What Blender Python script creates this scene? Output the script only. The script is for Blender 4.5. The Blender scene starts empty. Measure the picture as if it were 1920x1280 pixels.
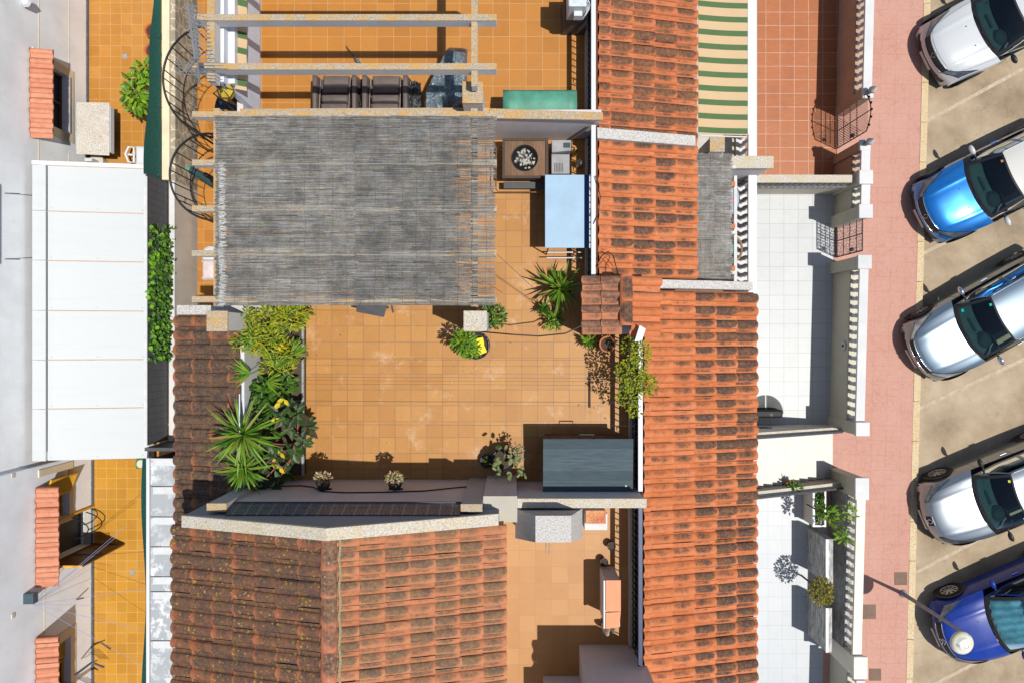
import bpy, math, random
from math import radians as R, sin, cos, pi, sqrt, atan2
from mathutils import Vector, Matrix, noise
random.seed(7)
S = bpy.context.scene
col = S.collection
# ---------------- camera, sky, sun, exposure ----------------
H = 19.0; F = 1400.0
cd = bpy.data.cameras.new('camera'); cam = bpy.data.objects.new('camera', cd); col.objects.link(cam)
cam.location = (0, 0, H); cam.rotation_euler = (0, 0, 0)
cd.sensor_width = 36; cd.lens = F/1920*36; cd.clip_end = 500
S.camera = cam
w = bpy.data.worlds.new('World'); S.world = w; w.use_nodes = True
nt = w.node_tree; bg = nt.nodes['Background']
sk = nt.nodes.new('ShaderNodeTexSky'); sk.sky_type = 'NISHITA'; sk.sun_disc = False
sk.sun_elevation = R(70); sk.sun_rotation = atan2(.327, -.152)
nt.links.new(sk.outputs[0], bg.inputs[0]); bg.inputs[1].default_value = 0.1
sd = bpy.data.lights.new('sun', 'SUN'); sd.energy = 4.8; sd.angle = R(.5); sd.color = (1, .965, .9)
so = bpy.data.objects.new('sun', sd); col.objects.link(so)
so.rotation_euler = Vector((.327, -.152, 1)).to_track_quat('Z', 'Y').to_euler(); so.location = (10, -5, 30)
S.view_settings.view_transform = 'Standard'; S.view_settings.look = 'None'
S.view_settings.exposure = 0.1; S.view_settings.gamma = 1
# ---------------- helpers ----------------
def X(u, z): return (u-960)*(H-z)/F          # real position of a point seen at u at height z
def Y(v, z): return (640-v)*(H-z)/F
def P(u, v, z): return Vector((X(u, z), Y(v, z), z))
ORG = {}
def link(o, parent=None):
    col.objects.link(o)
    if parent is not None: o.parent = parent
    return o
def tag(o, label=None, cat=None, group=None, kind=None):
    if label: o['label'] = label
    if cat: o['category'] = cat
    if group: o['group'] = group
    if kind: o['kind'] = kind
    return o
def thing(name, label, cat, loc=(0, 0, 0), group=None, rz=0):
    o = bpy.data.objects.new(name, None); o.empty_display_size = .2
    o.location = loc; o.rotation_euler = (0, 0, rz); col.objects.link(o)
    ORG[o.name] = Vector(loc)
    return tag(o, label, cat, group)
def org(o):
    while o is not None:
        if o.name in ORG: return ORG[o.name]
        o = o.parent
    return Vector((0, 0, 0))
class MB:
    def __init__(s, local=False): s.v = []; s.f = []; s.uv = {}; s.at = []; s.local = local
    def add(s, vs, fs):
        n = len(s.v); s.v += [tuple(p) for p in vs]; s.f += [tuple(n+i for i in f) for f in fs]
    def box(s, x0, y0, z0, x1, y1, z1, k=0):
        if x0 > x1: x0, x1 = x1, x0
        if y0 > y1: y0, y1 = y1, y0
        if z0 > z1: z0, z1 = z1, z0
        s.add([(x0+k*y0, y0, z0), (x1+k*y0, y0, z0), (x1+k*y1, y1, z0), (x0+k*y1, y1, z0), (x0+k*y0, y0, z1), (x1+k*y0, y0, z1), (x1+k*y1, y1, z1), (x0+k*y1, y1, z1)],
              [(0, 3, 2, 1), (4, 5, 6, 7), (0, 1, 5, 4), (1, 2, 6, 5), (2, 3, 7, 6), (3, 0, 4, 7)]); return s
    def pb(s, u0, v0, u1, v1, z1, z0):      # box whose top is seen between these points
        return s.box(X(u0, z1), Y(v0, z1), z0, X(u1, z1), Y(v1, z1), z1)
    def hexa(s, bot, top):
        n = len(bot); s.add(list(bot)+list(top), [tuple(reversed(range(n))), tuple(range(n, 2*n))]+[(i, (i+1) % n, n+(i+1) % n, n+i) for i in range(n)]); return s
    def prism(s, poly, z0, z1): return s.hexa([(p[0], p[1], z0) for p in poly], [(p[0], p[1], z1) for p in poly])
    def sheet(s, pts): s.add(pts, [tuple(range(len(pts)))]); return s
    def cyl(s, c, r, h, n=20, r2=None, cap=True):
        r2 = r if r2 is None else r2
        b = [(c[0]+r*cos(2*pi*i/n), c[1]+r*sin(2*pi*i/n), c[2]) for i in range(n)]
        t = [(c[0]+r2*cos(2*pi*i/n), c[1]+r2*sin(2*pi*i/n), c[2]+h) for i in range(n)]
        s.hexa(b, t); return s
    def lathe(s, c, prof, n=24):
        m = len(prof); vs = []
        for r, z in prof: vs += [(c[0]+r*cos(2*pi*i/n), c[1]+r*sin(2*pi*i/n), c[2]+z) for i in range(n)]
        fs = [(k*n+i, k*n+(i+1) % n, (k+1)*n+(i+1) % n, (k+1)*n+i) for k in range(m-1) for i in range(n)]
        s.add(vs, fs); return s
    def tube(s, pts, r, n=6, closed=False):
        pts = [Vector(p) for p in pts]; m = len(pts); rr = r if isinstance(r, (list, tuple)) else [r]*m
        vs = []
        for i, p in enumerate(pts):
            a = pts[max(0, i-1)] if not closed else pts[i-1]; b = pts[min(m-1, i+1)] if not closed else pts[(i+1) % m]
            d = (b-a).normalized() if (b-a).length > 1e-9 else Vector((0, 0, 1))
            up = Vector((0, 0, 1)) if abs(d.z) < .95 else Vector((1, 0, 0))
            e1 = d.cross(up).normalized(); e2 = d.cross(e1)
            vs += [p+e1*rr[i]*cos(2*pi*k/n)+e2*rr[i]*sin(2*pi*k/n) for k in range(n)]
        fs = []
        for i in range(m if closed else m-1):
            j = (i+1) % m; fs += [(i*n+k, i*n+(k+1) % n, j*n+(k+1) % n, j*n+k) for k in range(n)]
        if not closed: fs += [tuple(reversed(range(n))), tuple((m-1)*n+k for k in range(n))]
        s.add(vs, fs); return s
    def grid(s, fn, nu, nv, skip=None):
        n0 = len(s.v)
        for i in range(nu+1):
            for j in range(nv+1): s.v.append(tuple(fn(i/nu, j/nv)))
        for i in range(nu):
            for j in range(nv):
                if skip and skip(i, j): continue
                a = n0+i*(nv+1)+j; s.f.append((a, a+nv+1, a+nv+2, a+1))
        return s
    def build(s, name, mat, parent=None, smooth=False, bevel=0, label=None, solid=0):
        o3 = Vector((0, 0, 0)) if s.local else org(parent)
        me = bpy.data.meshes.new(name)
        me.from_pydata([(p[0]-o3[0], p[1]-o3[1], p[2]-o3[2]) for p in s.v], [], s.f)
        if s.at:
            a = me.attributes.new('st', 'FLOAT', 'POINT'); a.data.foreach_set('value', s.at[:len(s.v)])
            b = me.attributes.new('tuv', 'FLOAT_VECTOR', 'POINT'); b.data.foreach_set('vector', [c for t in s.tuv for c in t])
        me.update()
        if smooth: me.polygons.foreach_set('use_smooth', [True]*len(me.polygons))
        me.materials.append(mat)
        o = bpy.data.objects.new(name, me); link(o, parent)
        if solid:
            m = o.modifiers.new('t', 'SOLIDIFY'); m.thickness = solid; m.offset = 0
        if bevel:
            m = o.modifiers.new('b', 'BEVEL'); m.width = bevel; m.segments = 2; m.limit_method = 'ANGLE'
        if label: o['label'] = label
        return o
    def one(s, name, mat, label, cat, group=None, **k):
        return tag(s.build(name, mat, None, **k), label, cat, group)
def copy_tree(o, parent=None):
    c = o.copy(); col.objects.link(c); c.parent = parent
    for ch in list(o.children): copy_tree(ch, c)
    return c
# ---------------- materials ----------------
def newmat(name, rough=.8, metal=0, spec=.3):
    m = bpy.data.materials.new(name); m.use_nodes = True
    b = m.node_tree.nodes['Principled BSDF']; b.inputs['Roughness'].default_value = rough
    b.inputs['Metallic'].default_value = metal; b.inputs['Specular IOR Level'].default_value = spec
    return m, m.node_tree, b
def nd(t, ty, **k):
    n = t.nodes.new('ShaderNode'+ty)
    for a, b in k.items():
        if a.startswith('i_'): n.inputs[a[2:].replace('_', ' ')].default_value = b
        else: setattr(n, a, b)
    return n
def noi(t, vec, scale, detail=4, rough=.6):
    n = nd(t, 'TexNoise'); n.inputs['Scale'].default_value = scale; n.inputs['Detail'].default_value = detail; n.inputs['Roughness'].default_value = rough
    t.links.new(vec, n.inputs['Vector']); return n.outputs['Fac']
def ramp(t, fac, stops):
    r = nd(t, 'ValToRGB'); e = r.color_ramp.elements
    while len(e) < len(stops): e.new(.5)
    for k, (p, c) in enumerate(stops): e[k].position = p; e[k].color = (c, c, c, 1) if isinstance(c, (int, float)) else (*c, 1)
    t.links.new(fac, r.inputs[0]); return r.outputs[0]
def mix(t, fac, a, b, mode='MIX'):
    m = nd(t, 'Mix'); m.data_type = 'RGBA'; m.blend_type = mode
    for s, v in ((0, fac), (6, a), (7, b)):
        if isinstance(v, bpy.types.NodeSocket): t.links.new(v, m.inputs[s])
        elif s == 0: m.inputs[0].default_value = v
        else: m.inputs[s].default_value = (*v, 1) if len(v) == 3 else v
    return m.outputs[2]
def math_(t, op, a, b=0.0):
    m = nd(t, 'Math'); m.operation = op
    for s, v in ((0, a), (1, b)):
        if isinstance(v, bpy.types.NodeSocket): t.links.new(v, m.inputs[s])
        else: m.inputs[s].default_value = v
    return m.outputs[0]
def bump(t, b, h, strength=.3, dist=.01):
    n = nd(t, 'Bump'); n.inputs['Strength'].default_value = strength; n.inputs['Distance'].default_value = dist
    t.links.new(h, n.inputs['Height']); t.links.new(n.outputs[0], b.inputs['Normal'])
def pos(t, off=(0, 0, 0), sc=(1, 1, 1), rot=0):
    g = nd(t, 'NewGeometry'); m = nd(t, 'Mapping'); t.links.new(g.outputs['Position'], m.inputs[0])
    m.inputs[1].default_value = off; m.inputs[3].default_value = sc; m.inputs[2].default_value = (0, 0, rot); return m.outputs[0]
def dk(c, f): return tuple(x*f for x in c)
def plain(name, c, rough=.8, metal=0, var=.18, sc=6, spec=.3, bmp=.15, coat=0):
    m, t, b = newmat(name, rough, metal, spec); p = pos(t)
    n = ramp(t, noi(t, p, sc), [(.3, 0.), (.7, 1.)]); n2 = noi(t, p, sc*9, 3)
    c0 = mix(t, n, dk(c, 1-var), dk(c, 1+var*.6)); c1 = mix(t, math_(t, 'MULTIPLY', n2, var), c0, dk(c, .6))
    t.links.new(c1, b.inputs['Base Color'])
    if bmp: bump(t, b, n2, bmp, .01)
    if coat: b.inputs['Coat Weight'].default_value = coat; b.inputs['Coat Roughness'].default_value = .04
    return m
def plaster(name, c, streak=.25, dirt=(.32, .29, .25)):
    m, t, b = newmat(name, .85); p = pos(t)
    n = ramp(t, noi(t, p, 1.3, 6), [(.4, 0.), (.75, 1.)]); n2 = noi(t, pos(t, sc=(6, 6, 1)), 1.0, 5); n3 = noi(t, p, 60, 2)
    c0 = mix(t, n, c, dk(c, .86)); c0 = mix(t, math_(t, 'MULTIPLY', ramp(t, noi(t, p, 28, 5, .8), [(.4, 0.), (.65, 1.)]), .14), c0, dk(c, .6)); c0 = mix(t, math_(t, 'MULTIPLY', ramp(t, noi(t, pos(t, (9, 1, 4)), 3, 8, .75), [(.55, 0.), (.64, 1.)]), .14), c0, dk(c, .7)); s_ = ramp(t, n2, [(.5, 0.), (.8, streak)])
    t.links.new(mix(t, s_, c0, dirt), b.inputs['Base Color']); bump(t, b, n3, .25, .008); return m
def lichen(name, base=(.42, .38, .32), lic=(.5, .33, .09), amt=.5):
    m, t, b = newmat(name, .92); p = pos(t)
    n = noi(t, p, 38, 6, .75); g = ramp(t, n, [(.35, dk(base, .45)), (.5, base), (.7, dk(base, 1.35))])
    l = math_(t, 'MULTIPLY', ramp(t, noi(t, p, 3.2, 5), [(.42, 0.), (.6, 1.)]), amt); l2 = ramp(t, noi(t, p, 26, 5, .8), [(.42, 0.), (.55, 1.)])
    c = mix(t, math_(t, 'MULTIPLY', l, l2), g, lic)
    t.links.new(c, b.inputs['Base Color']); bump(t, b, n, .6, .012); return m
def tiled(name, c1, c2, mort, sx, sy=None, off=(0, 0), ms=.006, rough=.45, blot=.25, bc=(.8, .6, .4), grain=.15, spec=.35, rot=0, effl=0, ms2=0):
    m, t, b = newmat(name, rough, 0, spec); p = pos(t, (-off[0], -off[1], 0), rot=rot); sy = sy or sx
    k = nd(t, 'TexBrick'); k.offset = 0; k.squash = 1
    k.inputs['Scale'].default_value = 1; k.inputs['Brick Width'].default_value = sx; k.inputs['Row Height'].default_value = sy
    k.inputs['Mortar Size'].default_value = ms; k.inputs['Mortar Smooth'].default_value = .15; k.inputs['Bias'].default_value = 0
    k.inputs['Color1'].default_value = (*c1, 1); k.inputs['Color2'].default_value = (*c2, 1); k.inputs['Mortar'].default_value = (*mort, 1)
    t.links.new(p, k.inputs['Vector'])
    n = ramp(t, noi(t, p, 1.1, 6), [(.42, 0.), (.72, 1.)]); n2 = noi(t, pos(t, sc=(1.5, 7, 1)), 5, 4); n4 = ramp(t, noi(t, pos(t, (4, 4, 0)), 2.6, 7, .7), [(.5, 0.), (.72, 1.)])
    c = mix(t, math_(t, 'MULTIPLY', n, blot), k.outputs['Color'], bc)
    c = mix(t, math_(t, 'MULTIPLY', ramp(t, n2, [(.4, 0.), (.7, 1.)]), grain), c, dk(c1, .62))
    c = mix(t, math_(t, 'MULTIPLY', n4, .16), c, dk(c1, .5))
    if effl:
        e = math_(t, 'MULTIPLY', ramp(t, noi(t, pos(t), 2.2, 8, .7), [(.56, 0.), (.7, 1.)]), effl)
        c = mix(t, e, c, (.75, .62, .5))
    t.links.new(c, b.inputs['Base Color']); bump(t, b, k.outputs['Fac'], -.25, .006)
    return m
def rooftile(name, base, hi, moss, mossamt=1.0, spots=0.0, spotc=(.42, .33, .05), dyw=1., veil=0., dark=(.035, .034, .036), green=.3):
    m, t, b = newmat(name, .85, 0, .25)
    a = nd(t, 'Attribute'); a.attribute_name = 'tuv'; st = nd(t, 'Attribute'); st.attribute_name = 'st'
    sp = nd(t, 'SeparateXYZ'); t.links.new(a.outputs['Vector'], sp.inputs[0])
    g = nd(t, 'NewGeometry'); p = pos(t); rnd = g.outputs['Random Per Island']
    c = mix(t, rnd, base, hi); c = mix(t, math_(t, 'MULTIPLY', ramp(t, noi(t, p, 9, 5), [(.45, 0.), (.7, 1.)]), .5), c, dk(base, .72))
    # weathered patch in the middle of each tile
    n = math_(t, 'SUBTRACT', noi(t, p, 7, 6, .75), .5); n3 = math_(t, 'SUBTRACT', noi(t, p, 30, 4, .8), .5)
    dx = math_(t, 'POWER', math_(t, 'ABSOLUTE', math_(t, 'MULTIPLY', math_(t, 'SUBTRACT', sp.outputs[0], .47), 2.0)), 3.2)
    dy = math_(t, 'POWER', math_(t, 'ABSOLUTE', math_(t, 'MULTIPLY', math_(t, 'SUBTRACT', sp.outputs[1], .36), 2.*dyw)), 2.2)
    d = math_(t, 'ADD', dx, dy); d = math_(t, 'ADD', d, math_(t, 'MULTIPLY', n, 1.6)); d = math_(t, 'ADD', d, math_(t, 'MULTIPLY', n3, .9))
    k = math_(t, 'SUBTRACT', math_(t, 'ADD', math_(t, 'MULTIPLY', st.outputs['Fac'], 1.5), -.15), d)
    k = ramp(t, math_(t, 'ADD', math_(t, 'MULTIPLY', k, .9), .45), [(.3, 0.), (.85, 1.)])
    mv = ramp(t, math_(t, 'ADD', math_(t, 'MULTIPLY', noi(t, p, 16, 6, .8), .75), math_(t, 'MULTIPLY', noi(t, pos(t, sc=(1, 1, 1)), 3.5, 3), .25)), [(.44, dark), (.54, moss), (.68, tuple(.5*q+.5*r for q, r in zip(moss, base)))])
    gm = math_(t, 'MULTIPLY', ramp(t, noi(t, pos(t, (3, 9, 0)), 5.5, 6, .75), [(.54, 0.), (.66, 1.)]), green); mv = mix(t, gm, mv, (.13, .105, .03))
    al = math_(t, 'MULTIPLY', k, ramp(t, noi(t, pos(t, (8, 2, 1)), 21, 5, .8), [(.34, mossamt*.6), (.5, mossamt)])); c = mix(t, al, c, mv)
    if veil: c = mix(t, math_(t, 'MULTIPLY', ramp(t, noi(t, p, 2.6, 6, .7), [(.35, .2), (.6, 1.)]), veil), c, mv)
    grn = ramp(t, noi(t, p, 70, 3, .7), [(.35, 0.), (.8, 1.)])
    c = mix(t, math_(t, 'MULTIPLY', grn, .28), c, dk(base, .35))
    if spots:
        v = nd(t, 'TexVoronoi'); v.inputs['Scale'].default_value = 14; t.links.new(p, v.inputs['Vector'])
        s = ramp(t, math_(t, 'ADD', v.outputs['Distance'], math_(t, 'MULTIPLY', math_(t, 'SUBTRACT', noi(t, p, 60, 3, .8), .5), .5)), [(.14, 1.), (.3, 0.)]); s2 = ramp(t, noi(t, p, 2.4, 6, .8), [(.43, 0.), (.58, 1.)])
        c = mix(t, math_(t, 'MULTIPLY', math_(t, 'MULTIPLY', s, s2), spots), c, spotc)
    t.links.new(c, b.inputs['Base Color']); bump(t, b, noi(t, p, 45, 5, .7), .5, .01)
    return m
def leafmat(name, cols, rough=.5, tr=.25):
    m, t, b = newmat(name, rough, 0, .35); g = nd(t, 'NewGeometry')
    k = len(cols); c = ramp(t, g.outputs['Random Per Island'], [(i/max(1, k-1), cc) for i, cc in enumerate(cols)])
    t.links.new(c, b.inputs['Base Color'])
    tl = nd(t, 'BsdfTranslucent'); t.links.new(mix(t, .5, c, (.25, .3, .02)), tl.inputs[0]); ms = nd(t, 'MixShader'); ms.inputs[0].default_value = tr
    out = t.nodes['Material Output']; t.links.new(b.outputs[0], ms.inputs[1]); t.links.new(tl.outputs[0], ms.inputs[2]); t.links.new(ms.outputs[0], out.inputs[0])
    return m
M = {}
M['white'] = plaster('white_plaster', (.56, .555, .55), .12)
M['facade'] = plaster('facade_render', (.86, .88, .9), .12, (.6, .48, .44))
M['facade2'] = plaster('facade_render_pale', (.84, .87, .91), .1, (.6, .48, .44))
M['wall'] = plaster('grey_lilac_render', (.56, .52, .525), .3)
M['beige'] = plaster('beige_render', (.55, .5, .43), .3)
M['cream'] = plaster('cream_render', (.72, .6, .42), .35, (.4, .33, .2))
M['lichen'] = lichen('lichen_stone', (.36, .3, .22), (.46, .25, .05), 1.)
M['lichen2'] = lichen('lichen_concrete', (.46, .42, .36), (.42, .33, .12), .5)
M['conc'] = lichen('plain_concrete', (.44, .42, .4), (.42, .36, .2), .15)
M['trim'] = plain('white_painted_metal', (.55, .56, .59), .4, 0, .05, 3)
M['black'] = plain('black_iron', (.018, .018, .02), .45, .3, .2)
M['navy'] = plain('navy_iron', (.02, .03, .06), .4, .3, .2)
M['dgrey'] = plain('dark_grey', (.07, .07, .075), .6)
M['grey'] = plain('mid_grey', (.28, .28, .29), .6)
M['lgrey'] = plain('light_grey', (.52, .53, .54), .5, 0, .1)
M['steel'] = plain('steel', (.45, .46, .47), .35, .8, .1)
M['terrA'] = tiled('terrace_tiles_orange', (.405, .165, .026), (.34, .13, .018), (.42, .25, .10), .328, off=(X(521, 4.2), Y(100, 4.2)), blot=.2, bc=(.43, .2, .045), rough=.5)
M['terrB'] = tiled('terrace_tiles_honey', (.40, .19, .044), (.335, .145, .028), (.23, .12, .05), .314, off=(X(711, 4.2), Y(641, 4.2)), ms=.009, blot=.5, bc=(.43, .21, .07), effl=.22, ms2=1, rough=.5)
M['terrC'] = tiled('terrace_tiles_sand', (.41, .20, .066), (.36, .165, .05), (.30, .165, .07), .323, off=(X(943, 4.2), Y(1031, 4.2)), blot=.35, bc=(.43, .225, .085), grain=.12, rough=.5)
M['yard'] = tiled('yard_tiles_ochre', (.42, .185, .03), (.35, .145, .02), (.46, .28, .1), .272, off=(X(167, 0), Y(6, 0)), blot=.3, bc=(.46, .25, .1), grain=.25)
M['yard2'] = tiled('yard_tiles_ochre_small', (.44, .21, .018), (.37, .165, .013), (.5, .32, .1), .262, off=(X(180, 0), Y(896, 0)), blot=.3, bc=(.47, .27, .08), grain=.2)
M['patW'] = tiled('patio_tiles_white', (.435, .45, .45), (.41, .425, .425), (.20, .21, .21), .362, off=(X(1443, .1), Y(393, .1)), ms=.004, blot=.2, bc=(.46, .47, .47), grain=.12)
M['patW2'] = tiled('patio_tiles_white_south', (.39, .41, .43), (.37, .39, .41), (.25, .265, .28), .36, off=(X(1440, .1), Y(958, .1)), ms=.004, blot=.2, bc=(.45, .47, .49), grain=.03)
M['patR'] = tiled('patio_tiles_red', (.36, .12, .042), (.31, .10, .034), (.5, .36, .29), .36, .343, off=(X(1436, .1), Y(328, .1)), ms=.006, blot=.5, bc=(.39, .15, .06), grain=.4)
M['roofE'] = rooftile('clay_tiles_bright', (.46, .138, .048), (.53, .185, .078), (.10, .06, .035), 1.)
M['roofEo'] = rooftile('clay_tiles_weathered', (.44, .13, .05), (.5, .17, .075), (.12, .07, .035), .9, .25, (.3, .22, .06), dark=(.03, .03, .03))
M['roofW'] = rooftile('clay_tiles_mossy', (.30, .11, .045), (.36, .135, .055), (.095, .068, .045), .95, .35, (.3, .26, .12), dyw=.6, veil=.1)
M['roofGw'] = rooftile('clay_tiles_mossy_lichen', (.32, .10, .045), (.38, .13, .06), (.11, .065, .04), .9, .95, (.38, .27, .04), dyw=.45, veil=.12, green=.7, dark=(.035, .042, .04))
M['roofGe'] = rooftile('clay_tiles_pink', (.40, .15, .07), (.46, .19, .095), (.15, .105, .055), .9, .35, (.3, .25, .08), green=.45, dark=(.07, .06, .05))
M['clay'] = rooftile('clay_tiles_small', (.50, .19, .11), (.58, .27, .17), (.3, .15, .1), .3)
M['terra'] = plain('terracotta', (.48, .16, .06), .8)
# sidewalk and road materials
def sidewalk_mat():
    m, t, b = newmat('pink_paving', .85); p = pos(t, (-X(1666, .12), 0, 0), rot=R(1.5))
    k = nd(t, 'TexBrick'); k.offset = 0
    for a, v in (('Scale', 1), ('Brick Width', .375), ('Row Height', .375), ('Mortar Size', .005), ('Mortar Smooth', .3)): k.inputs[a].default_value = v
    k.inputs['Color1'].default_value = (.42, .22, .17, 1); k.inputs['Color2'].default_value = (.42, .22, .17, 1); k.inputs['Mortar'].default_value = (.32, .16, .12, 1)
    t.links.new(p, k.inputs['Vector'])
    v = nd(t, 'TexVoronoi'); v.feature = 'DISTANCE_TO_EDGE'; v.inputs['Scale'].default_value = 6.5; v.inputs['Randomness'].default_value = .75; t.links.new(p, v.inputs['Vector'])
    l = ramp(t, v.outputs['Distance'], [(.0, .5), (.05, 0.)])
    c = mix(t, l, k.outputs['Color'], (.30, .13, .10))
    n = ramp(t, noi(t, p, 1.1, 7, .7), [(.35, 0.), (.7, 1.)]); c = mix(t, math_(t, 'MULTIPLY', n, .4), c, (.48, .30, .24))
    n2 = ramp(t, noi(t, p, 3.5, 8, .75), [(.55, 0.), (.75, 1.)]); c = mix(t, math_(t, 'MULTIPLY', n2, .35), c, (.36, .19, .15))
    t.links.new(c, b.inputs['Base Color']); bump(t, b, k.outputs['Fac'], -.3, .006); return m
def road_mat():
    m, t, b = newmat('sandy_asphalt', .95, 0, .15); p = pos(t)
    n = noi(t, p, .55, 8, .65); c = ramp(t, n, [(.34, (.205, .155, .10)), (.5, (.335, .26, .175)), (.64, (.43, .35, .245))])
    g = noi(t, p, 55, 4, .8); c = mix(t, math_(t, 'MULTIPLY', ramp(t, g, [(.3, 0.), (.7, 1.)]), .35), c, (.22, .18, .13))
    s = ramp(t, noi(t, p, 2.3, 6, .7), [(.58, 0.), (.72, 1.)]); c = mix(t, math_(t, 'MULTIPLY', s, .55), c, (.2, .155, .11)); sk = ramp(t, noi(t, p, 17, 3, .6), [(.68, 0.), (.74, 1.)]); sk2 = ramp(t, noi(t, pos(t, (5, 5, 0)), .9, 4), [(.5, 0.), (.65, 1.)]); c = mix(t, math_(t, 'MULTIPLY', math_(t, 'MULTIPLY', sk, sk2), .7), c, (.07, .06, .05))
    s2 = ramp(t, noi(t, pos(t, (7, 3, 0)), 1.4, 7, .7), [(.6, 0.), (.75, 1.)]); c = mix(t, math_(t, 'MULTIPLY', s2, .4), c, (.46, .41, .33))
    v = nd(t, 'TexVoronoi'); v.feature = 'DISTANCE_TO_EDGE'; v.inputs['Scale'].default_value = .55
    dv = nd(t, 'Vector' + 'Math'); dv.operation = 'ADD'; nn = nd(t, 'TexNoise'); nn.inputs['Scale'].default_value = 2.; t.links.new(p, nn.inputs['Vector'])
    t.links.new(p, dv.inputs[0]); t.links.new(nn.outputs['Color'], dv.inputs[1]); t.links.new(dv.outputs[0], v.inputs['Vector'])
    c = mix(t, ramp(t, v.outputs['Distance'], [(0., .3), (.006, 0.)]), c, (.12, .09, .06))
    t.links.new(c, b.inputs['Base Color']); bump(t, b, g, .4, .01); return m
def crazy_mat():
    m, t, b = newmat('crazy_stone', .85); p = pos(t)
    v = nd(t, 'TexVoronoi'); v.feature = 'DISTANCE_TO_EDGE'; v.inputs['Scale'].default_value = 3.6; t.links.new(p, v.inputs['Vector'])
    v2 = nd(t, 'TexVoronoi'); v2.inputs['Scale'].default_value = 3.6; t.links.new(p, v2.inputs['Vector'])
    c = mix(t, ramp(t, noi(t, p, 8, 4), [(.3, 0.), (.7, 1.)]), (.36, .31, .22), (.24, .22, .18)); c = mix(t, .3, c, v2.outputs['Distance'], 'SOFT_LIGHT')
    c = mix(t, ramp(t, v.outputs['Distance'], [(.02, 1.), (.05, 0.)]), c, (.55, .48, .36))
    t.links.new(c, b.inputs['Base Color']); bump(t, b, v.outputs['Distance'], .6, .02); return m
def panel_mat():
    m, t, b = newmat('peeling_grey_panel', .6); p = pos(t)
    n = ramp(t, noi(t, pos(t, (3, 1, 0)), 2.2, 9, .75), [(.5, 0.), (.54, 1.)]); e = ramp(t, noi(t, pos(t, sc=(1, .5, 1)), .6, 5), [(.42, 0.), (.58, 1.)])
    t.links.new(mix(t, math_(t, 'MULTIPLY', n, e), (.30, .32, .34), (.55, .565, .575)), b.inputs['Base Color']); return m
def frieze_mat():
    m, t, b = newmat('patterned_blue_tiles', .35); p = pos(t)
    v = nd(t, 'TexVoronoi'); v.inputs['Scale'].default_value = 16; v.inputs['Randomness'].default_value = .25; t.links.new(p, v.inputs['Vector'])
    k = nd(t, 'TexBrick'); k.offset = 0
    for a, q in (('Scale', 1), ('Brick Width', .2), ('Row Height', 3.), ('Mortar Size', .012)): k.inputs[a].default_value = q
    k.inputs['Color1'].default_value = (1, 1, 1, 1); k.inputs['Color2'].default_value = (1, 1, 1, 1); k.inputs['Mortar'].default_value = (0, 0, 0, 1); t.links.new(p, k.inputs['Vector'])
    c = ramp(t, v.outputs['Distance'], [(.25, (.04, .05, .07)), (.42, (.17, .18, .2)), (.6, (.05, .06, .085))])
    t.links.new(mix(t, k.outputs['Fac'], c, (.26, .2, .16)), b.inputs['Base Color']); return m
def slate_mat():
    m, t, b = newmat('split_stone_cladding', .7); p = pos(t, sc=(6, 1.6, 6))
    n = noi(t, p, 3, 6, .7); t.links.new(ramp(t, n, [(.3, (.12, .115, .11)), (.5, (.3, .295, .285)), (.65, (.52, .51, .49))]), b.inputs['Base Color']); bump(t, b, n, .5, .02); return m
M['walk'] = sidewalk_mat(); M['road'] = road_mat(); M['crazy'] = crazy_mat(); M['panel'] = panel_mat(); M['frieze'] = frieze_mat(); M['slate'] = slate_mat()
M['kerb'] = lichen('kerb_stone', (.52, .42, .27), (.45, .28, .1), .5)
M['net'] = plain('dark_green_netting', (.012, .095, .08), .8, 0, .3, 20)
def canopymat():
    m, t, b = newmat('white_roof_sheet', .5); p = pos(t)
    s_ = ramp(t, noi(t, pos(t, sc=(.5, 7, 1)), 1.6, 7, .75), [(.5, 0.), (.75, 1.)]); n = ramp(t, noi(t, p, .8, 5), [(.4, 0.), (.7, 1.)]); d = ramp(t, noi(t, p, 14, 3), [(.70, 0.), (.76, 1.)])
    c = mix(t, math_(t, 'MULTIPLY', n, .12), (.46, .48, .488), (.40, .425, .44)); c = mix(t, math_(t, 'MULTIPLY', s_, .18), c, (.33, .32, .28)); c = mix(t, math_(t, 'MULTIPLY', d, .25), c, (.25, .22, .18))
    t.links.new(c, b.inputs['Base Color']); return m
M['canopy'] = canopymat()
M['rust'] = plain('rusty_seam', (.5, .33, .22), .8)
M['marble'] = plain('pale_marble', (.42, .405, .36), .4, 0, .12, 5)
M['paint'] = plain('faded_bay_paint', (.43, .345, .25), .9, 0, .25, 9)
M['pit'] = plain('drain_iron', (.17, .11, .08), .8)
def dark_net():
    m, t, b = newmat('grey_screen_mesh', .7); p = pos(t)
    k = nd(t, 'TexBrick'); k.offset = 0
    for a, q in (('Scale', 1), ('Brick Width', .16), ('Row Height', .11), ('Mortar Size', .008)): k.inputs[a].default_value = q
    g = nd(t, 'SeparateXYZ'); t.links.new(p, g.inputs[0]); cc = nd(t, 'CombineXYZ'); t.links.new(g.outputs[1], cc.inputs[0]); t.links.new(g.outputs[2], cc.inputs[1]); t.links.new(cc.outputs[0], k.inputs['Vector'])
    k.inputs['Color1'].default_value = (.095, .10, .108, 1); k.inputs['Color2'].default_value = (.08, .085, .092, 1); k.inputs['Mortar'].default_value = (.055, .055, .06, 1)
    t.links.new(k.outputs['Color'], b.inputs['Base Color']); return m
M['screen'] = dark_net()
KS = .026
M['deckm'] = plain('mortar_bed', (.2, .08, .04)); M['soil0'] = plain('planting_soil', (.07, .055, .035), .95)
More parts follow.
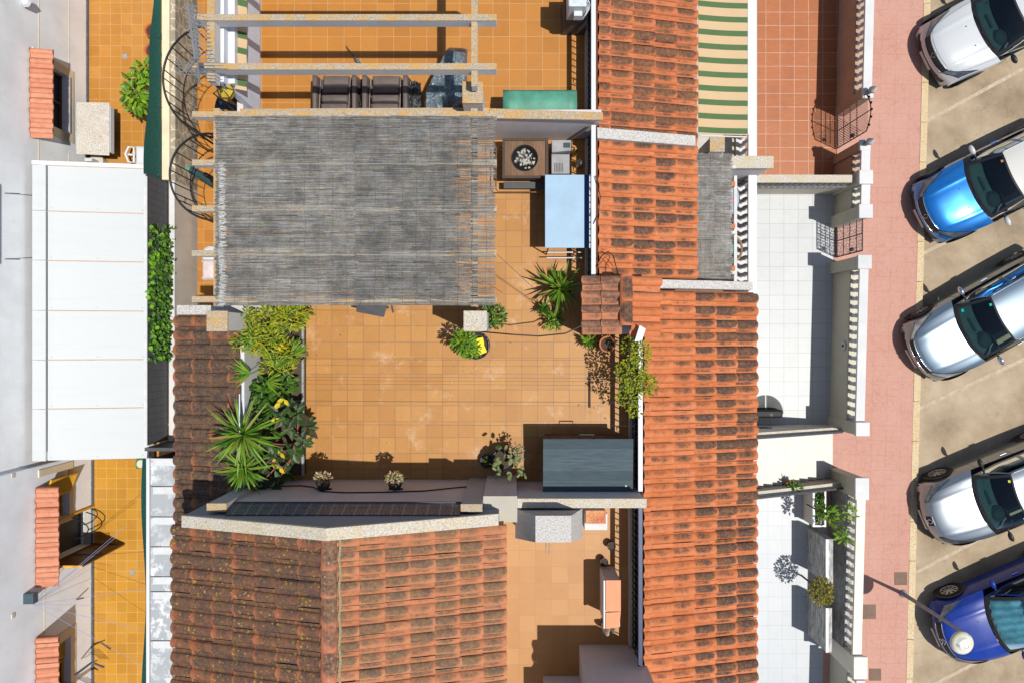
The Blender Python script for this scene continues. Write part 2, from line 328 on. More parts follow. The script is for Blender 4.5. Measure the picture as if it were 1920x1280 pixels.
# ---------------- SETTING ----------------
def setting(name, mb, mat): return tag(mb.build(name, mat), kind='structure')
mb = MB(); mb.box(-60, -60, -.9, 60, 60, -.5); setting('ground', mb, plain('earth', (.25, .2, .14), .95))
xk = X(1712, 0)
mb = MB(); mb.box(xk, -40, -.3, 40, 40, 0, KS*0); setting('road', mb, M['road'])
xw = 8.25
mb = MB(); mb.add([(8.09+KS*-40, -40, .12), (xk-.02+KS*-40, -40, .12), (xk-.02+KS*40, 40, .12), (8.09+KS*40, 40, .12), (8.09+KS*-40, -40, -.4), (xk-.02+KS*-40, -40, -.4), (xk-.02+KS*40, 40, -.4), (8.09+KS*40, 40, -.4)],
    [(0, 1, 2, 3), (7, 6, 5, 4), (1, 5, 6, 2), (0, 3, 7, 4), (0, 4, 5, 1), (3, 2, 6, 7)])
mb.box(7.96, Y(897, .12), -.3, 8.085+KS*Y(803, .12)-.0, Y(803, .12), .12)
pv = setting('pavement', mb, M['walk'])
# kerb stones as one strip of separate blocks
mb = MB(); y = -9.5
random.seed(3)
while y < 10:
    l = 1.0+random.uniform(-.02, .02); x = xk+.0+KS*y+.0
    mb.box(xk-.018, y, -.3, xk+.15, y+l-.012, .128+random.uniform(-.004, .006), KS); y += l
setting('kerb', mb, M['kerb'])
mb = MB()
for (u0, v0, u1, v1) in ((1730, 232, 1990, 90), (1714, 770, 1990, 640), (1745, 1285, 1990, 1160), (1722, 480, 1990, 345), (1712, 1075, 1990, 930)):
    a = P(u0, v0, .004); b = P(u1, v1, .004); d = (b-a).normalized(); n = Vector((-d.y, d.x, 0))*.045
    mb.sheet([a-n, b-n, b+n, a+n])
o = setting('parking_lines', mb, M['paint'])
# rear yards and patios
mb = MB(); mb.box(-11, Y(862, 0), -.3, -8.1, 14, 0); setting('yard_paving', mb, M['yard'])
mb = MB(); mb.box(-11, -14, -.3, -8.1, Y(862, 0)-.0, .0); setting('yard_paving', mb, M['yard2'])
mb = MB(); mb.box(-7.75, -14, -.3, -4.9, 14, .6); setting('rear_patio_paving', mb, M['terrA'])
mb = MB(); mb.box(4.4, Y(335, .1), -.3, 8.4, 14, .1); setting('patio_paving', mb, M['patR'])
mb = MB(); mb.box(4.4, Y(797, .1), -.3, 8.16, Y(345, .1), .1); setting('patio_paving', mb, M['patW'])
mb = MB(); mb.box(4.4, -12, -.3, 8.0, Y(900, .1), .1); setting('patio_paving', mb, M['patW2'])
# street covers
for nm, (u, v, s) in (('a', (1689, 1084, .32)), ('b', (1629, 1146, .36)), ('c', (1641, 1264, .3))):
    mb = MB(); c = P(u, v, .125); mb.box(c.x-s/2, c.y-s/2, .1, c.x+s/2, c.y+s/2, .132)
    l = {'a': 'square rusty cover set in the pink pavement nearest the kerb', 'b': 'square grey cover in the pink pavement against the cream balustrade', 'c': 'square cover in the pavement beside the lowest balustrade pillar'}[nm]
    mb.one('drain_cover', M['pit'], l, 'drain cover', 'covers in the pavement', bevel=.006)

# ---------------- tile roof builder ----------------
def tiles(mb, xt, zt, xe, ze, y0, y1, row=.254, expo=.453, stain=lambda i, j, nj: .5, hgt=.06, cov=.74, ymax=None, seed=1, jit=.009, clip=None, tn=10, pan=(.1, .65)):
    """curved tiles from the top line (xt,zt) down to the eave (xe,ze), rows running from y1 down to y0"""
    rg = random.Random(seed)
    if not hasattr(mb, 'tuv'): mb.tuv = []
    L = sqrt((xe-xt)**2+(ze-zt)**2); dx = (xe-xt)/L; dz = (ze-zt)/L; nj = int(math.ceil(L/expo)); ni = int(math.ceil((y1-y0)/row))
    nx_, nz_ = -dz*(1 if dx > 0 else -1), abs(dx)
    for i in range(ni):
        yt = y1-i*row; ry = rg.uniform(-jit, jit)
        rf = rg.uniform(.7, 1.2)
        for part in (0, 1):
            for j in range(nj):
                s0 = L-(j+1)*expo; s1 = L-j*expo
                sl = rg.uniform(-.006, .006)+(.04 if rg.random() < .012 and part == 0 else 0); s0 = max(s0-.05+sl, 0); s1 = s1+sl; st = stain(i, j, nj)*rf*rg.choice((.45, .8, 1., 1.1, 1.25)) if part == 0 else stain(i, j, nj)*rg.uniform(*pan)
                jy = rg.uniform(-jit, jit)+ry; jz = rg.uniform(-.002, .003); sk_ = rg.uniform(-.006, .006)
                n = tn if part == 0 else 4
                t0, t1 = (0, cov) if part == 0 else (cov-.03, 1.03)
                ring = []
                for a in range(n+1):
                    q = a/n; t = t0+(t1-t0)*q
                    h = (sin(pi*q)**.75)*hgt if part == 0 else -.012*sin(pi*q)+.004
                    ring.append((t, h, q))
                rows = []
                for (s, lift, tap) in ((s0, .003, .86), (s1, .024, 1.0)):
                    rr = []
                    for (t, h, q) in ring:
                        tt = t
                        if part == 0: tt = cov/2+(t-cov/2)*(1-.10*(1-tap)/.14)
                        yy = yt-row*tt+jy+(sk_ if s == s1 else 0); up = h*tap+lift+jz
                        if part == 0 and q in (0, 1): up = h+.0+(lift-.003)*.3
                        rr.append((xt+dx*s+nx_*up, yy, zt+dz*s+nz_*up))
                    rows.append(rr)
                low = [(p[0]-nx_*.022 if 0 else p[0], p[1], p[2]-.024) for p in rows[1]]
                vs = rows[0]+rows[1]+low; m_ = n+1
                fs = [(a, a+1, m_+a+1, m_+a) for a in range(n)]+[(m_+a, m_+a+1, 2*m_+a+1, 2*m_+a) for a in range(n)]
                if dx < 0: fs = [tuple(reversed(f)) for f in fs]
                if clip and not all(clip(p) for p in (rows[0][0], rows[0][-1], rows[1][0], rows[1][-1])): continue
                mb.add(vs, fs); mb.at += [st]*len(vs)
                mb.tuv += [(0, r[2], 0) for r in ring]+[(1, r[2], 0) for r in ring]+[(1, r[2], 0) for r in ring]
    return mb
def newtiles(): m = MB(); m.tuv = []; return m
def deck(mb, xt, zt, xe, ze, y0, y1, th=.1):
    d = .03; mb.add([(xt, y0, zt-d), (xe, y0, ze-d), (xe, y1, ze-d), (xt, y1, zt-d), (xt, y0, zt-th-d), (xe, y0, ze-th-d), (xe, y1, ze-th-d), (xt, y1, zt-th-d)],
        [(0, 1, 2, 3), (7, 6, 5, 4), (0, 4, 5, 1), (2, 6, 7, 3), (1, 5, 6, 2), (0, 3, 7, 4)]); return mb
def ridge(mb, p0, p1, r, ln, seed=5, st=.3):
    p0 = Vector(p0); p1 = Vector(p1); d = p1-p0; n = int(d.length/ln); d.normalize(); side = Vector((d.y, -d.x, 0)).normalized() if abs(d.z) < .9 else Vector((1, 0, 0)); rg = random.Random(seed)
    for k in range(n):
        a = p0+d*(k*ln); b = a+d*(ln+.05); vs = []; q = 9; tilt = rg.uniform(-.004, .004)
        for (c, rr, li) in ((a, r*.92, .0), (b, r, .022)):
            for t in range(q): an = pi*t/(q-1); vs.append(c+side*rr*cos(an)*(-1)+Vector((0, 0, rr*.8*sin(an)+li+tilt)))
        fs = [(t, t+1, q+t+1, q+t) for t in range(q-1)]
        low = [v+Vector((0, 0, -.025)) for v in vs[q:]]; fs += [(q+t, q+t+1, 2*q+t+1, 2*q+t) for t in range(q-1)]
        mb.add(vs+low, fs); mb.at += [st*rg.uniform(0, 1.5)]*len(vs+low); mb.tuv += [(0, t/(q-1), 0) for t in range(q)]+[(1, t/(q-1), 0) for t in range(q)]*2
    return mb
ZT = 4.2
# ================= HOUSES =================
G = .5
HA = thing('terraced_house', 'house at the top edge with brown armchairs on its terrace and a green striped awning', 'house', (-1, 6, 0), 'terraced houses of the row')
HB = thing('terraced_house', 'middle house with the reed covered pergola and honey tiled roof terrace', 'house', (-1, 0, 0), 'terraced houses of the row')
HC = thing('terraced_house', 'house at the bottom with a mossy gabled tile roof and a small sand coloured terrace', 'house', (-1, -5, 0), 'terraced houses of the row')
yAB = 4.0; yBC = -2.85; YN = 9.0; YS = -9.5
XW = -4.93; XE1 = 1.49; XE2 = 2.33
# volumes
MB().box(-4.97, yAB+.1, 0, 1.55, YN, 4.05).build('wall', M['white'], HA)
m = MB(); m.box(-4.97, -2.9, 0, 1.55, yAB+.08, 4.05); m.box(1.552, -2.9, 0, 2.42, .95, 4.05); m.build('wall', M['white'], HB)
m = MB(); m.box(-5.3, YS, 0, -.3, -2.99, 6.35); m.box(-.298, YS, 0, 2.42, -2.99, 4.05); m.build('wall', M['white'], HC)
# terrace floors (100 mm slab above the volume)
MB().box(-4.99, yAB+.0, 4.06, 1.56, YN, 4.2).build('terrace_floor', M['terrA'], HA)
m = MB(); m.box(-4.99, -2.86, 4.06, 1.56, yAB-.01, 4.2); m.box(1.562, -2.86, 4.06, 2.44, .93, 4.2); m.build('terrace_floor', M['terrB'], HB)
MB().box(-.29, YS, 4.06, 2.44, -2.9, 4.2).build('terrace_floor', M['terrC'], HC)
# east slopes
def stE(i, j, nj):       # heavier weathering towards the eave
    return (.95, .85, .62, .3, .2, .1)[min(j, 5)]*random.uniform(.75, 1.15)
def stE2(i, j, nj): return (.75, .95, .98, .9, .6)[min(j, 4)]
def stE3(i, j, nj): return (.55, .85, .85, .6, .3)[min(j, 4)]*(1.1 if 3 < i < 8 else .7)
random.seed(11)
mb = newtiles(); tiles(mb, 1.60, 5.15, 3.56, 4.58, Y(250, 5), YN, stain=stE2, seed=21, row=.262); mb.build('roof', M['roofEo'], HA)
deck(MB(), 1.57, 5.15, 3.52, 4.58, yAB-.1, YN).build('roof_deck', M['deckm'], HA)
mb = newtiles(); tiles(mb, 1.60, 5.15, 3.56, 4.58, Y(528, 4.9), Y(268, 4.9), stain=stE3, seed=22, row=.262); mb.build('roof', M['roofE'], HB)
deck(MB(), 1.57, 5.15, 3.52, 4.58, Y(530, 4.9), yAB-.12).build('roof_deck', M['deckm'], HB)
mb = newtiles(); tiles(mb, 2.44, 5.15, 4.74, 4.5, -3.6, Y(549, 4.8), stain=stE, seed=23); mb.build('roof', M['roofE'], HB, label='lower bright orange east roof slope with dark oval weathering')
deck(MB(), 2.42, 5.15, 4.70, 4.5, -3.6, Y(546, 4.8)).build('roof_deck', M['deckm'], HB)
mb = newtiles(); tiles(mb, 2.44, 5.15, 4.74, 4.5, YS+1, -3.6+.0, stain=stE, seed=24); mb.build('roof', M['roofE'], HC)
deck(MB(), 2.42, 5.15, 4.70, 4.5, YS, -3.602).build('roof_deck', M['deckm'], HC)
# front walls below the eaves
MB().box(2.5, -9.5, 0, 4.4, .9, 4.4).build('front_wall', M['white'], HB)
MB().box(1.6, .95, 0, 3.1, 3.75, 4.5).build('front_wall', M['white'], HB)
MB().box(1.6, 3.85, 0, 3.1, YN, 4.5).build('front_wall', M['cream'], HA)
# copings lying across the roof between houses
def slopecap(name, par, xa, za, xb, zb, y0, y1, h, mat):
    MB().hexa([(xa, y0, za-.1), (xb, y0, zb-.1), (xb, y1, zb-.1), (xa, y1, za-.1)], [(xa, y0, za+h), (xb, y0, zb+h), (xb, y1, zb+h), (xa, y1, za+h)]).build(name, mat, par, bevel=.012)
slopecap('roof_coping', HB, 1.56, 5.15, 3.5, 4.6, 3.72, 3.92, .17, M['conc'])
slopecap('roof_coping', HB, 2.62, 5.15, 4.62, 4.55, .98, 1.14, .14, M['conc'])
# west slope of middle house, mossy
def stW(i, j, nj): return .95
mb = newtiles(); tiles(mb, -4.98, 5.30, -6.37, 4.85, -4.3, .48, stain=stW, pan=(.85, 1.15), seed=31, expo=.41, row=.262, cov=.78, hgt=.055, jit=.009); mb.build('roof', M['roofW'], HB, label='dark mossy west roof slope')
deck(MB(), -5.0, 5.28, -6.33, 4.85, -4.3, .5).build('roof_deck', M['deckm'], HB)
MB().box(-6.2, -2.98, 0, -4.98, .5, 4.7).build('rear_wall', M['white'], HB)
# gabled roof of the south house
rz, ez = 7.47, 6.62
mb = newtiles(); tiles(mb, -2.84, rz, -5.62, ez, YS, -3.02, stain=stW, seed=41, pan=(.7, 1.1), expo=.40, row=.232, cov=.8, hgt=.05, tn=10, jit=.008); mb.build('roof', M['roofGw'], HC, label='lichen covered west slope of the gable roof')
def stG(i, j, nj): return .38+.5*random.random()
mb = newtiles(); tiles(mb, -2.80, rz, -.10, ez, YS, -3.02, stain=stG, seed=42, expo=.40, row=.232, cov=.74, hgt=.05, tn=10, pan=(.4, .9)); mb.build('roof', M['roofGe'], HC, label='pinkish east slope of the gable roof')
mb = deck(MB(), -2.82, rz, -5.6, ez, YS, -3.0); deck(mb, -2.82, rz, -.14, ez, YS, -3.0); mb.build('roof_deck', M['deckm'], HC)
mb = newtiles(); ridge(mb, (-2.82, -3.02, rz+.02), (-2.82, YS, rz+.02), .13, .42, st=.55); mb.build('ridge_tiles', rooftile('red_ridge_tiles', (.38, .12, .06), (.46, .18, .10), (.16, .11, .06), .9, .5, (.5, .4, .35)), HC, smooth=False)
mb = MB(); pts = [(-2.66+.012*sin(k*1.7), -3.02-.12*k, rz+.005) for k in range(54)]; mb.tube(pts, .022, 6); mb.build('ridge_mortar', lichen('old_mortar', (.27, .23, .15), (.3, .24, .1), .6), HC)
# ---- gable wall, coping, patterned band, parapet ----
def dz(t): return t
yG = -2.86
gl = [(-5.4, 6.72), (-2.83, 7.56), (-.22, 6.6)]
mb = MB(); base = [(-5.4, 3.), (-.22, 3.)]
prof = [(-5.4, 3.), (-.22, 3.), (-.22, 6.6), (-2.83, 7.56), (-5.4, 6.72)]
mb.hexa([(a, yG, z) for a, z in prof], [(a, yG-.12, z) for a, z in prof]); mb.build('gable_wall', plaster('shade_blue_render', (.24, .26, .31), .1, (.2, .2, .2)), HC)  # shade of the north face is put into this dark blue colour
mb = MB(); T = .09
for (a, za), (b, zb) in ((gl[0], gl[1]), (gl[1], gl[2])):
    mb.hexa([(a, yG-.17, za), (b, yG-.17, zb), (b, yG+.025, zb), (a, yG+.025, za)], [(a, yG-.17, za+T), (b, yG-.17, zb+T), (b, yG+.025, zb+T), (a, yG+.025, za+T)])
mb.build('gable_coping', M['lichen2'], HC, bevel=.01)
mb = MB(); mb.add([(-4.72, -2.735, 6.34), (-.86, -2.735, 6.34), (-.86, -2.84, 6.74), (-4.72, -2.84, 6.74), (-4.72, -2.85, 6.34), (-.86, -2.85, 6.34), (-.86, -2.85, 6.74), (-4.72, -2.85, 6.74)], [(0, 1, 2, 3), (4, 7, 6, 5), (0, 4, 5, 1), (3, 2, 6, 7), (0, 3, 7, 4), (1, 5, 6, 2)]); mb.build('tile_band', M['frieze'], HC)
MB().box(-4.9, -2.855, 4.2, -.5, -2.73, 6.3).build('parapet', M['wall'], HC)
MB().box(-4.72, -2.74, 6.302, -.86, -2.715, 6.338).build('drip_edge', M['dgrey'], HC)
for (x0, x1, yy, zb, l) in ((-5.04, -4.73, -2.68, 4.6, 'left stub pier'), (-.84, -.5, -2.69, 4.2, 'right stub pier')):
    q = MB().box(x0, -2.80, zb, x1, yy, 6.62).build('pier', plaster('grey_render_pier', (.4, .39, .41), .2), HC)
    MB().box(x0-.01, -2.81, 6.622, x1+.01, yy+.01, 6.66).build('pier_cap', M['lichen'], q, bevel=.006)
q = MB().box(-.49, -3.08, 4.2, .085, -2.64, 6.2).build('pier', M['wall'], HC, label='square pier beside the cement hood')
MB().box(-.495, -3.085, 6.202, .09, -2.635, 6.24).build('pier_cap', plaster('pale_cap', (.42, .39, .33), .5, (.4, .33, .2)), q, bevel=.008)
MB().box(.09, -2.9, 4.2, 2.34, -2.765, 5.8).build('parapet', M['wall'], HB, label='low parapet behind the grey storage shed')
MB().box(.09, -2.925, 5.802, 2.37, -2.755, 5.87).build('coping', M['lichen2'], HB, bevel=.012)
# ---- wall between top and middle terrace ----
MB().box(-4.9, yAB, 4.2, -.42, yAB+.14, 5.64).build('parapet', M['wall'], HA)
MB().box(-.418, yAB, 4.2, 1.60, yAB+.14, 5.64).build('parapet', M['wall'], HA)
MB().hexa([(X(450, 5.7), 3.98, 5.642), (-.4, 3.97, 5.642), (-.4, 4.16, 5.642), (X(450, 5.7), 4.14, 5.642)], [(X(450, 5.7), 3.98, 5.71), (-.4, 3.97, 5.71), (-.4, 4.16, 5.71), (X(450, 5.7), 4.14, 5.71)]).build('coping', M['lichen'], HA, bevel=.01)
MB().hexa([(-.398, 3.97, 5.64), (1.62, 3.94, 5.64), (1.62, 4.08, 5.64), (-.398, 4.15, 5.64)], [(-.398, 3.97, 5.70), (1.62, 3.94, 5.70), (1.62, 4.08, 5.70), (-.398, 4.15, 5.70)]).build('coping', M['lichen'], HA, bevel=.01)
# ---- west parapets ----
MB().box(-5.06, -2.7, 4.2, -4.93, .78, 5.2).build('parapet', M['white'], HB)
MB().box(-5.0, -2.66, 5.202, -4.93, .7, 5.25).build('rail', M['trim'], HB)
MB().box(-5.08, 4.16, 4.2, -4.97, YN, 5.2).build('parapet', plaster('beige_parapet', (.56, .5, .46), .1), HA)
# ---- east railings: low kerb wall, posts, lattice, top rail ----
def railing(par, x, y0, y1, z0, kerb, top, mat, white=True, n=None):
    MB().box(x-.05, y0, z0-.02, x+.05, y1, z0+kerb).build('railing_plinth', M['beige'], par)
    r = MB().box(x-.04, y0, top-.05, x+.045, y1, top).build('railing', M['trim'] if white else M['navy'], par, bevel=.008)
    m = MB()
    for zz in (z0+kerb+.1, z0+kerb+.38, top-.16): m.box(x-.008, y0, zz-.008, x+.008, y1, zz+.008)
    yy = y0+.06
    while yy < y1: m.box(x-.01, yy-.007, z0+kerb, x+.01, yy+.007, top-.05); yy += .125
    m.build('lattice', M['black'], r)
    m = MB(); yy = y0+.9
    while yy < y1:
        for s in (-1, 1):
            m.tube([(x, yy+s*(.02+.045*sin(t*.5)), top-.45+.045*(1-cos(t*.5))+t*.012) for t in range(13)], .006, 4)
        yy += 1.25
    m.build('scroll', M['black'], r)
railing(HA, 1.49, 4.14, YN, 4.2, .2, 5.33, M['black'])
railing(HB, 1.49, 1.15, 3.96, 4.2, .2, 5.33, M['black'])
railing(HB, 2.35, -2.74, .2, 4.2, .2, 5.33, M['black'])
railing(HC, 2.35, -5.95, -2.95, 4.2, .2, 5.33, M['black'], white=False)
# planter kerb along the west side of the middle terrace
q = MB().box(-4.9, -2.6, 4.202, -4.08, .75, 4.42).build('planter_bed', M['soil0'], HB); MB().box(-4.09, -2.6, 4.43, -4.05, .3, 4.49).build('planter_rail', M['grey'], q)
# sidewall strips near the rear stairs of the middle house
MB().box(-6.15, .49, .6, -4.6, .66, 5.3).build('cross_wall', M['conc'], HB)
q = MB().box(-5.18, .19, 4.2, -4.85, .50, 6.25).build('pillar', M['white'], HB); q.location.x += 0
MB().box(-5.2, .17, 6.252, -4.84, .52, 6.3).build('pillar_cap', M['lichen'], q, bevel=.01)
# small chimney house with its own tiles
q = MB().box(X(1102, 5.5), Y(625, 5.5), 4.2, X(1232, 5.5), Y(522, 5.5), 5.55).build('chimney', M['white'], HB)
mb = newtiles(); tiles(mb, X(1166, 5.85), 5.86, X(1092, 5.6), 5.62, Y(627, 5.7), Y(517, 5.7), row=.262, expo=.36, stain=lambda i, j, n: .95, seed=51, hgt=.075, cov=.6, jit=.01); mb.build('chimney_tiles', rooftile('clay_tiles_old', (.42, .17, .09), (.5, .2, .1), (.2, .12, .08), .8), q)
mb = newtiles(); tiles(mb, X(1180, 5.85), 5.86, X(1236, 5.6), 5.62, Y(627, 5.7), Y(519, 5.7), row=.262, expo=.56, stain=lambda i, j, n: .05, seed=52, hgt=.075, cov=.7); mb.build('chimney_tiles', M['roofE'], q)
mb = newtiles(); ridge(mb, (X(1174, 5.9), Y(515, 5.9), 5.88), (X(1174, 5.9), Y(626, 5.9), 5.88), .12, .42, st=.5); mb.build('chimney_ridge', M['roofE'], q)
# ---- stair head block of the south house ----
MB().box(1.33, -9.5, 4.2, 2.5, -6.0, 6.75).build('stair_head', M['wall'], HC)
mb = newtiles(); tiles(mb, 2.5, 7.0, 1.28, 6.8, -9.4, -6.3, row=.25, expo=.4, stain=stG, seed=61); mb.build('stair_head_roof', M['roofE'], HC)
MB().box(.62, -9.5, 4.2, 1.328, -6.62, 5.4).build('side_block', M['wall'], HC)
# cement barbecue hood and counter
def fr(u0, v0, u1, v1, z): return [P(u0, v1, z), P(u1, v1, z), P(u1, v0, z), P(u0, v0, z)]
hd = thing('barbecue_hood', 'grey cement chimney hood of a masonry barbecue against the parapet', 'barbecue', (.7, -3.2, 4.2))
MB().hexa(fr(966, 952, 1092, 1008, 5.6), fr(1004, 966, 1071, 1016, 6.5)).build('hood', M['conc'], hd)
MB().hexa(fr(967, 945, 1086, 985, 4.21), fr(967, 952, 1090, 1000, 5.58)).build('chamber', plaster('grey_cement', (.36, .35, .34), .2), hd)
ct = thing('barbecue_counter', 'small counter with mottled red top and white edge beside the cement hood', 'counter', (1.5, -3.2, 4.2))
MB().pb(1096, 962, 1139, 993, 5.0, 4.2).build('body', M['white'], ct, bevel=.01)
MB().pb(1098, 956, 1136, 981, 5.04, 5.002).build('top', lichen('mottled_red_stone', (.45, .16, .08), (.6, .35, .15), .6), ct, bevel=.005)
m = MB(); m.tube([P(1024, 1016, 5.3), P(1024, 1037, 4.9), P(1030, 1037, 4.9), P(1030, 1016, 5.3)], .012); m.build('wire_bracket', M['rust'], hd)
# ================= PORCHES AND PATIO WALLS (east) =================
zp = 1.6
MB().box(3.1, 3.85, .1, 5.3, YN, zp).build('porch_floor', M['marble'], HA)
MB().box(3.1, .96, .1, 5.28, 3.74, zp).build('porch_floor', plain('porch_shaded_tiles', (.16, .08, .05), .6), HB)  # porch shadow is painted into the floor as dark brown
def balusters(mb, x, y0, y1, z0, z1, step=.2, r=.045, k=0):
    n = int((y1-y0)/step); h = z1-z0
    for i in range(n+1):
        yy = y0+(y1-y0)*(i+.5)/(n+1)
        mb.lathe((x+k*yy, yy, z0), [(r*.95, 0), (r*.95, h*.08), (r*.55, h*.14), (r*1.0, h*.34), (r*.85, h*.48), (r*.45, h*.7), (r*.5, h*.84), (r*.95, h*.92), (r*.95, h)], 8)
def porchrail(par, y0, y1):
    MB().box(5.2, y0, zp, 5.4, y1, zp+.08).build('balustrade_base', M['white'], par)
    r = MB().box(5.215, y0, 2.44, 5.41, y1, 2.52).build('balustrade_rail', M['trim'], par, bevel=.012)
    m = MB(); balusters(m, 5.31, y0+.05, y1-.05, zp+.08, 2.44, .19, .06); m.build('balusters', M['white'], r, smooth=True)
porchrail(HA, 4.0, YN); porchrail(HB, 1.0, 3.75)
q = MB().hexa([(4.35, 3.66, zp), (5.44, 3.66, zp), (5.44, 3.84, zp), (4.35, 3.84, zp)], [(4.0, 3.66, 3.3), (5.44, 3.66, 3.3), (5.44, 3.84, 3.3), (4.0, 3.84, 3.3)]).build('porch_divider', M['wall'], HB)
MB().box(4.55, 3.62, 3.302, 5.48, 3.88, 3.37).build('divider_coping', M['lichen2'], q, bevel=.012)
q = MB().box(X(1332, 4.3), Y(284, 4.3), zp, X(1358, 4.3), Y(258, 4.3), 4.25).build('porch_pillar', M['white'], HA); MB().box(X(1331, 4.3), Y(285, 4.3), 4.252, X(1359, 4.3), Y(257, 4.3), 4.3).build('pillar_cap', M['lichen'], q)
# striped awning
def stripes():
    m, t, b = newmat('striped_canvas', .75); p = pos(t, (0, -Y(250, 4.1), 0))
    s = nd(t, 'SeparateXYZ'); t.links.new(p, s.inputs[0]); f = math_(t, 'FRACT', math_(t, 'DIVIDE', math_(t, 'ADD', s.outputs[1], 20.0*.2788), .2788))
    g = ramp(t, f, [(.0, 1.), (.40, 1.), (.41, 0.), (1., 0.)]); n = noi(t, pos(t), 4, 4)
    c = mix(t, g, (.52, .36, .205), (.045, .105, .03)); c = mix(t, math_(t, 'MULTIPLY', n, .25), c, (.2, .2, .12), 'MIX')
    t.links.new(c, b.inputs['Base Color']); return m
aw = thing('striped_awning', 'green and cream striped canvas awning below the orange tile roof', 'awning', (4.1, 6, 4.1))
m = MB(); xa, xb = X(1309, 4.15), X(1401, 4.0)
m.grid(lambda a, b: (xa+(xb-xa)*a, Y(252, 4.1)+(YN-Y(252, 4.1))*b, 4.16-.13*a-.03*sin(pi*a)), 8, 40); m.build('canvas', stripes(), aw, solid=.006)
m = MB(); m.box(xb, Y(254, 4.), 3.98, xb+.035, YN, 4.04); m.build('front_bar', M['trim'], aw)
for q_ in (Y(254, 4.1), 7): MB().tube([(xa+.05, q_, 4.09), (xb, q_, 3.97)], .014).build('arm', M['trim'], aw)
# reed mats
def reedmat(col_a, col_b):
    m, t, b = newmat('weathered_reed', .9, 0, .1); g = nd(t, 'NewGeometry'); c = ramp(t, g.outputs['Random Per Island'], [(0, dk(col_a, .42)), (.35, dk(col_a, .85)), (.65, col_a), (.9, col_b), (1, dk(col_b, 1.25))])
    n = ramp(t, noi(t, pos(t), 1.6, 5, .7), [(.35, 0.), (.7, 1.)]); c = mix(t, math_(t, 'MULTIPLY', n, .45), c, dk(col_a, .6)); hn = nd(t, 'TexNoise'); hn.inputs['Scale'].default_value = 5; hn.inputs['Detail'].default_value = 5; t.links.new(pos(t, sc=(1, 2.5, 1)), hn.inputs['Vector']); c = mix(t, .38, c, ramp(t, hn.outputs['Fac'], [(.35, (.13, .15, .15)), (.45, (.20, .195, .185)), (.55, (.22, .185, .155)), (.65, (.19, .185, .13))]), 'MIX'); st_ = ramp(t, noi(t, pos(t, sc=(14, 60, 1)), 3, 3), [(.35, .72), (.65, 1.2)]); c = mix(t, 1., c, st_, 'MULTIPLY')
    n2 = ramp(t, noi(t, pos(t, (5, 2, 0)), 1.1, 6, .7), [(.57, 0.), (.72, 1.)]); c = mix(t, math_(t, 'MULTIPLY', n2, .35), c, (.14, .17, .06)); n5 = ramp(t, noi(t, pos(t, (1, 7, 0)), 2.3, 7, .75), [(.38, .62), (.6, 1.1)]); c = mix(t, 1., c, n5, 'MULTIPLY')
    t.links.new(c, b.inputs['Base Color']); return m
def reeds(mb, fn, x0, x1, y0, y1, d=.0075, seg=7, seed=1, miss=.0, ragged=.03, wob=.006, seglen=(.2, .8)):
    rg = random.Random(seed); y = y0
    while y < y1:
        y += d*rg.uniform(.75, 1.2)
        if rg.random() < miss: continue
        xs = x0+rg.uniform(-ragged, ragged)
        xe = x1+rg.uniform(-ragged, ragged)
        a = xs; yo = y
        while a < xe-.05:
            l = rg.uniform(*seglen); b = min(a+l, xe); r = d*rg.uniform(.42, .70); ns = max(2, int((b-a)*3.5)); y1_ = rg.uniform(-wob, wob); y2_ = rg.uniform(-wob, wob); zj = rg.uniform(-.003, .006); vs = []
            for k in range(ns+1):
                q = k/ns; x = a+(b-a)*q; yy = yo+y1_*(1-q)+y2_*q+.003*sin(q*9+yo*50); z = fn(x, yy)+zj
                vs += [(x, yy-r, z), (x, yy, z+r*.9), (x, yy+r, z)]
            fs = []
            for k in range(ns): i = k*3; fs += [(i, i+3, i+4, i+1), (i+1, i+4, i+5, i+2)]
            mb.add(vs, fs); a = b+rg.uniform(-.02, .01)
    return mb
zb = 6.76   # pergola beam top
beamY = [Y(214, zb), Y(305, zb), Y(391, zb), Y(475, zb), Y(561, zb)]
def sag(x, y):
    s = 1
    for a, b in zip(beamY[:-1], beamY[1:]):
        if b <= y <= a: q = (y-b)/(a-b); s = sin(pi*q); break
    else: s = .3
    return zb+.012-.05*s+.012*noise.noise(Vector((x*2.2, y*1.5, 0)))+.008*noise.noise(Vector((x*.7, y*9, 4)))
M['batten'] = plain('bleached_batten', (.30, .295, .275), .8)
RM = reedmat((.27, .26, .245), (.42, .41, .385)); RM2 = reedmat((.21, .208, .20), (.34, .335, .32))
def wires(mb, fn, x0, x1, y0, y1, step):
    x = x0+step*.4
    while x < x1: mb.tube([(x+.01*sin(k*.7+x*9), y0+(y1-y0)*k/24, fn(x, y0+(y1-y0)*k/24)+.009) for k in range(25)], .0022, 3); x += step
pl = thing('reed_mat', 'larger grey woven reed mat over the left part of the pergola', 'reed mat', (-3.7, 2.1, 6.7), 'reed mats shading the pergola')
xm = X(666, zb); yt, ybm = Y(219, zb), Y(573, zb)
rm_ = reeds(MB(), lambda x, y: sag(x, y)-.011, X(404, zb), xm+.02, ybm, yt, seed=171, miss=.3); reeds(rm_, sag, X(404, zb), xm+.02, ybm, yt, seed=71, miss=.03).build('reeds', RM, pl)
m = MB(); wires(m, sag, X(404, zb), xm, ybm, yt, .228); m.build('binding_wire', M['dgrey'], pl)
pr = thing('reed_mat', 'darker right hand reed mat of the pergola with orange floor showing through its edge', 'reed mat', (-1.4, 2.1, 6.7), 'reed mats shading the pergola')
sg2 = lambda x, y: sag(x, y)+.0+(.012 if x < xm+.08 else 0)
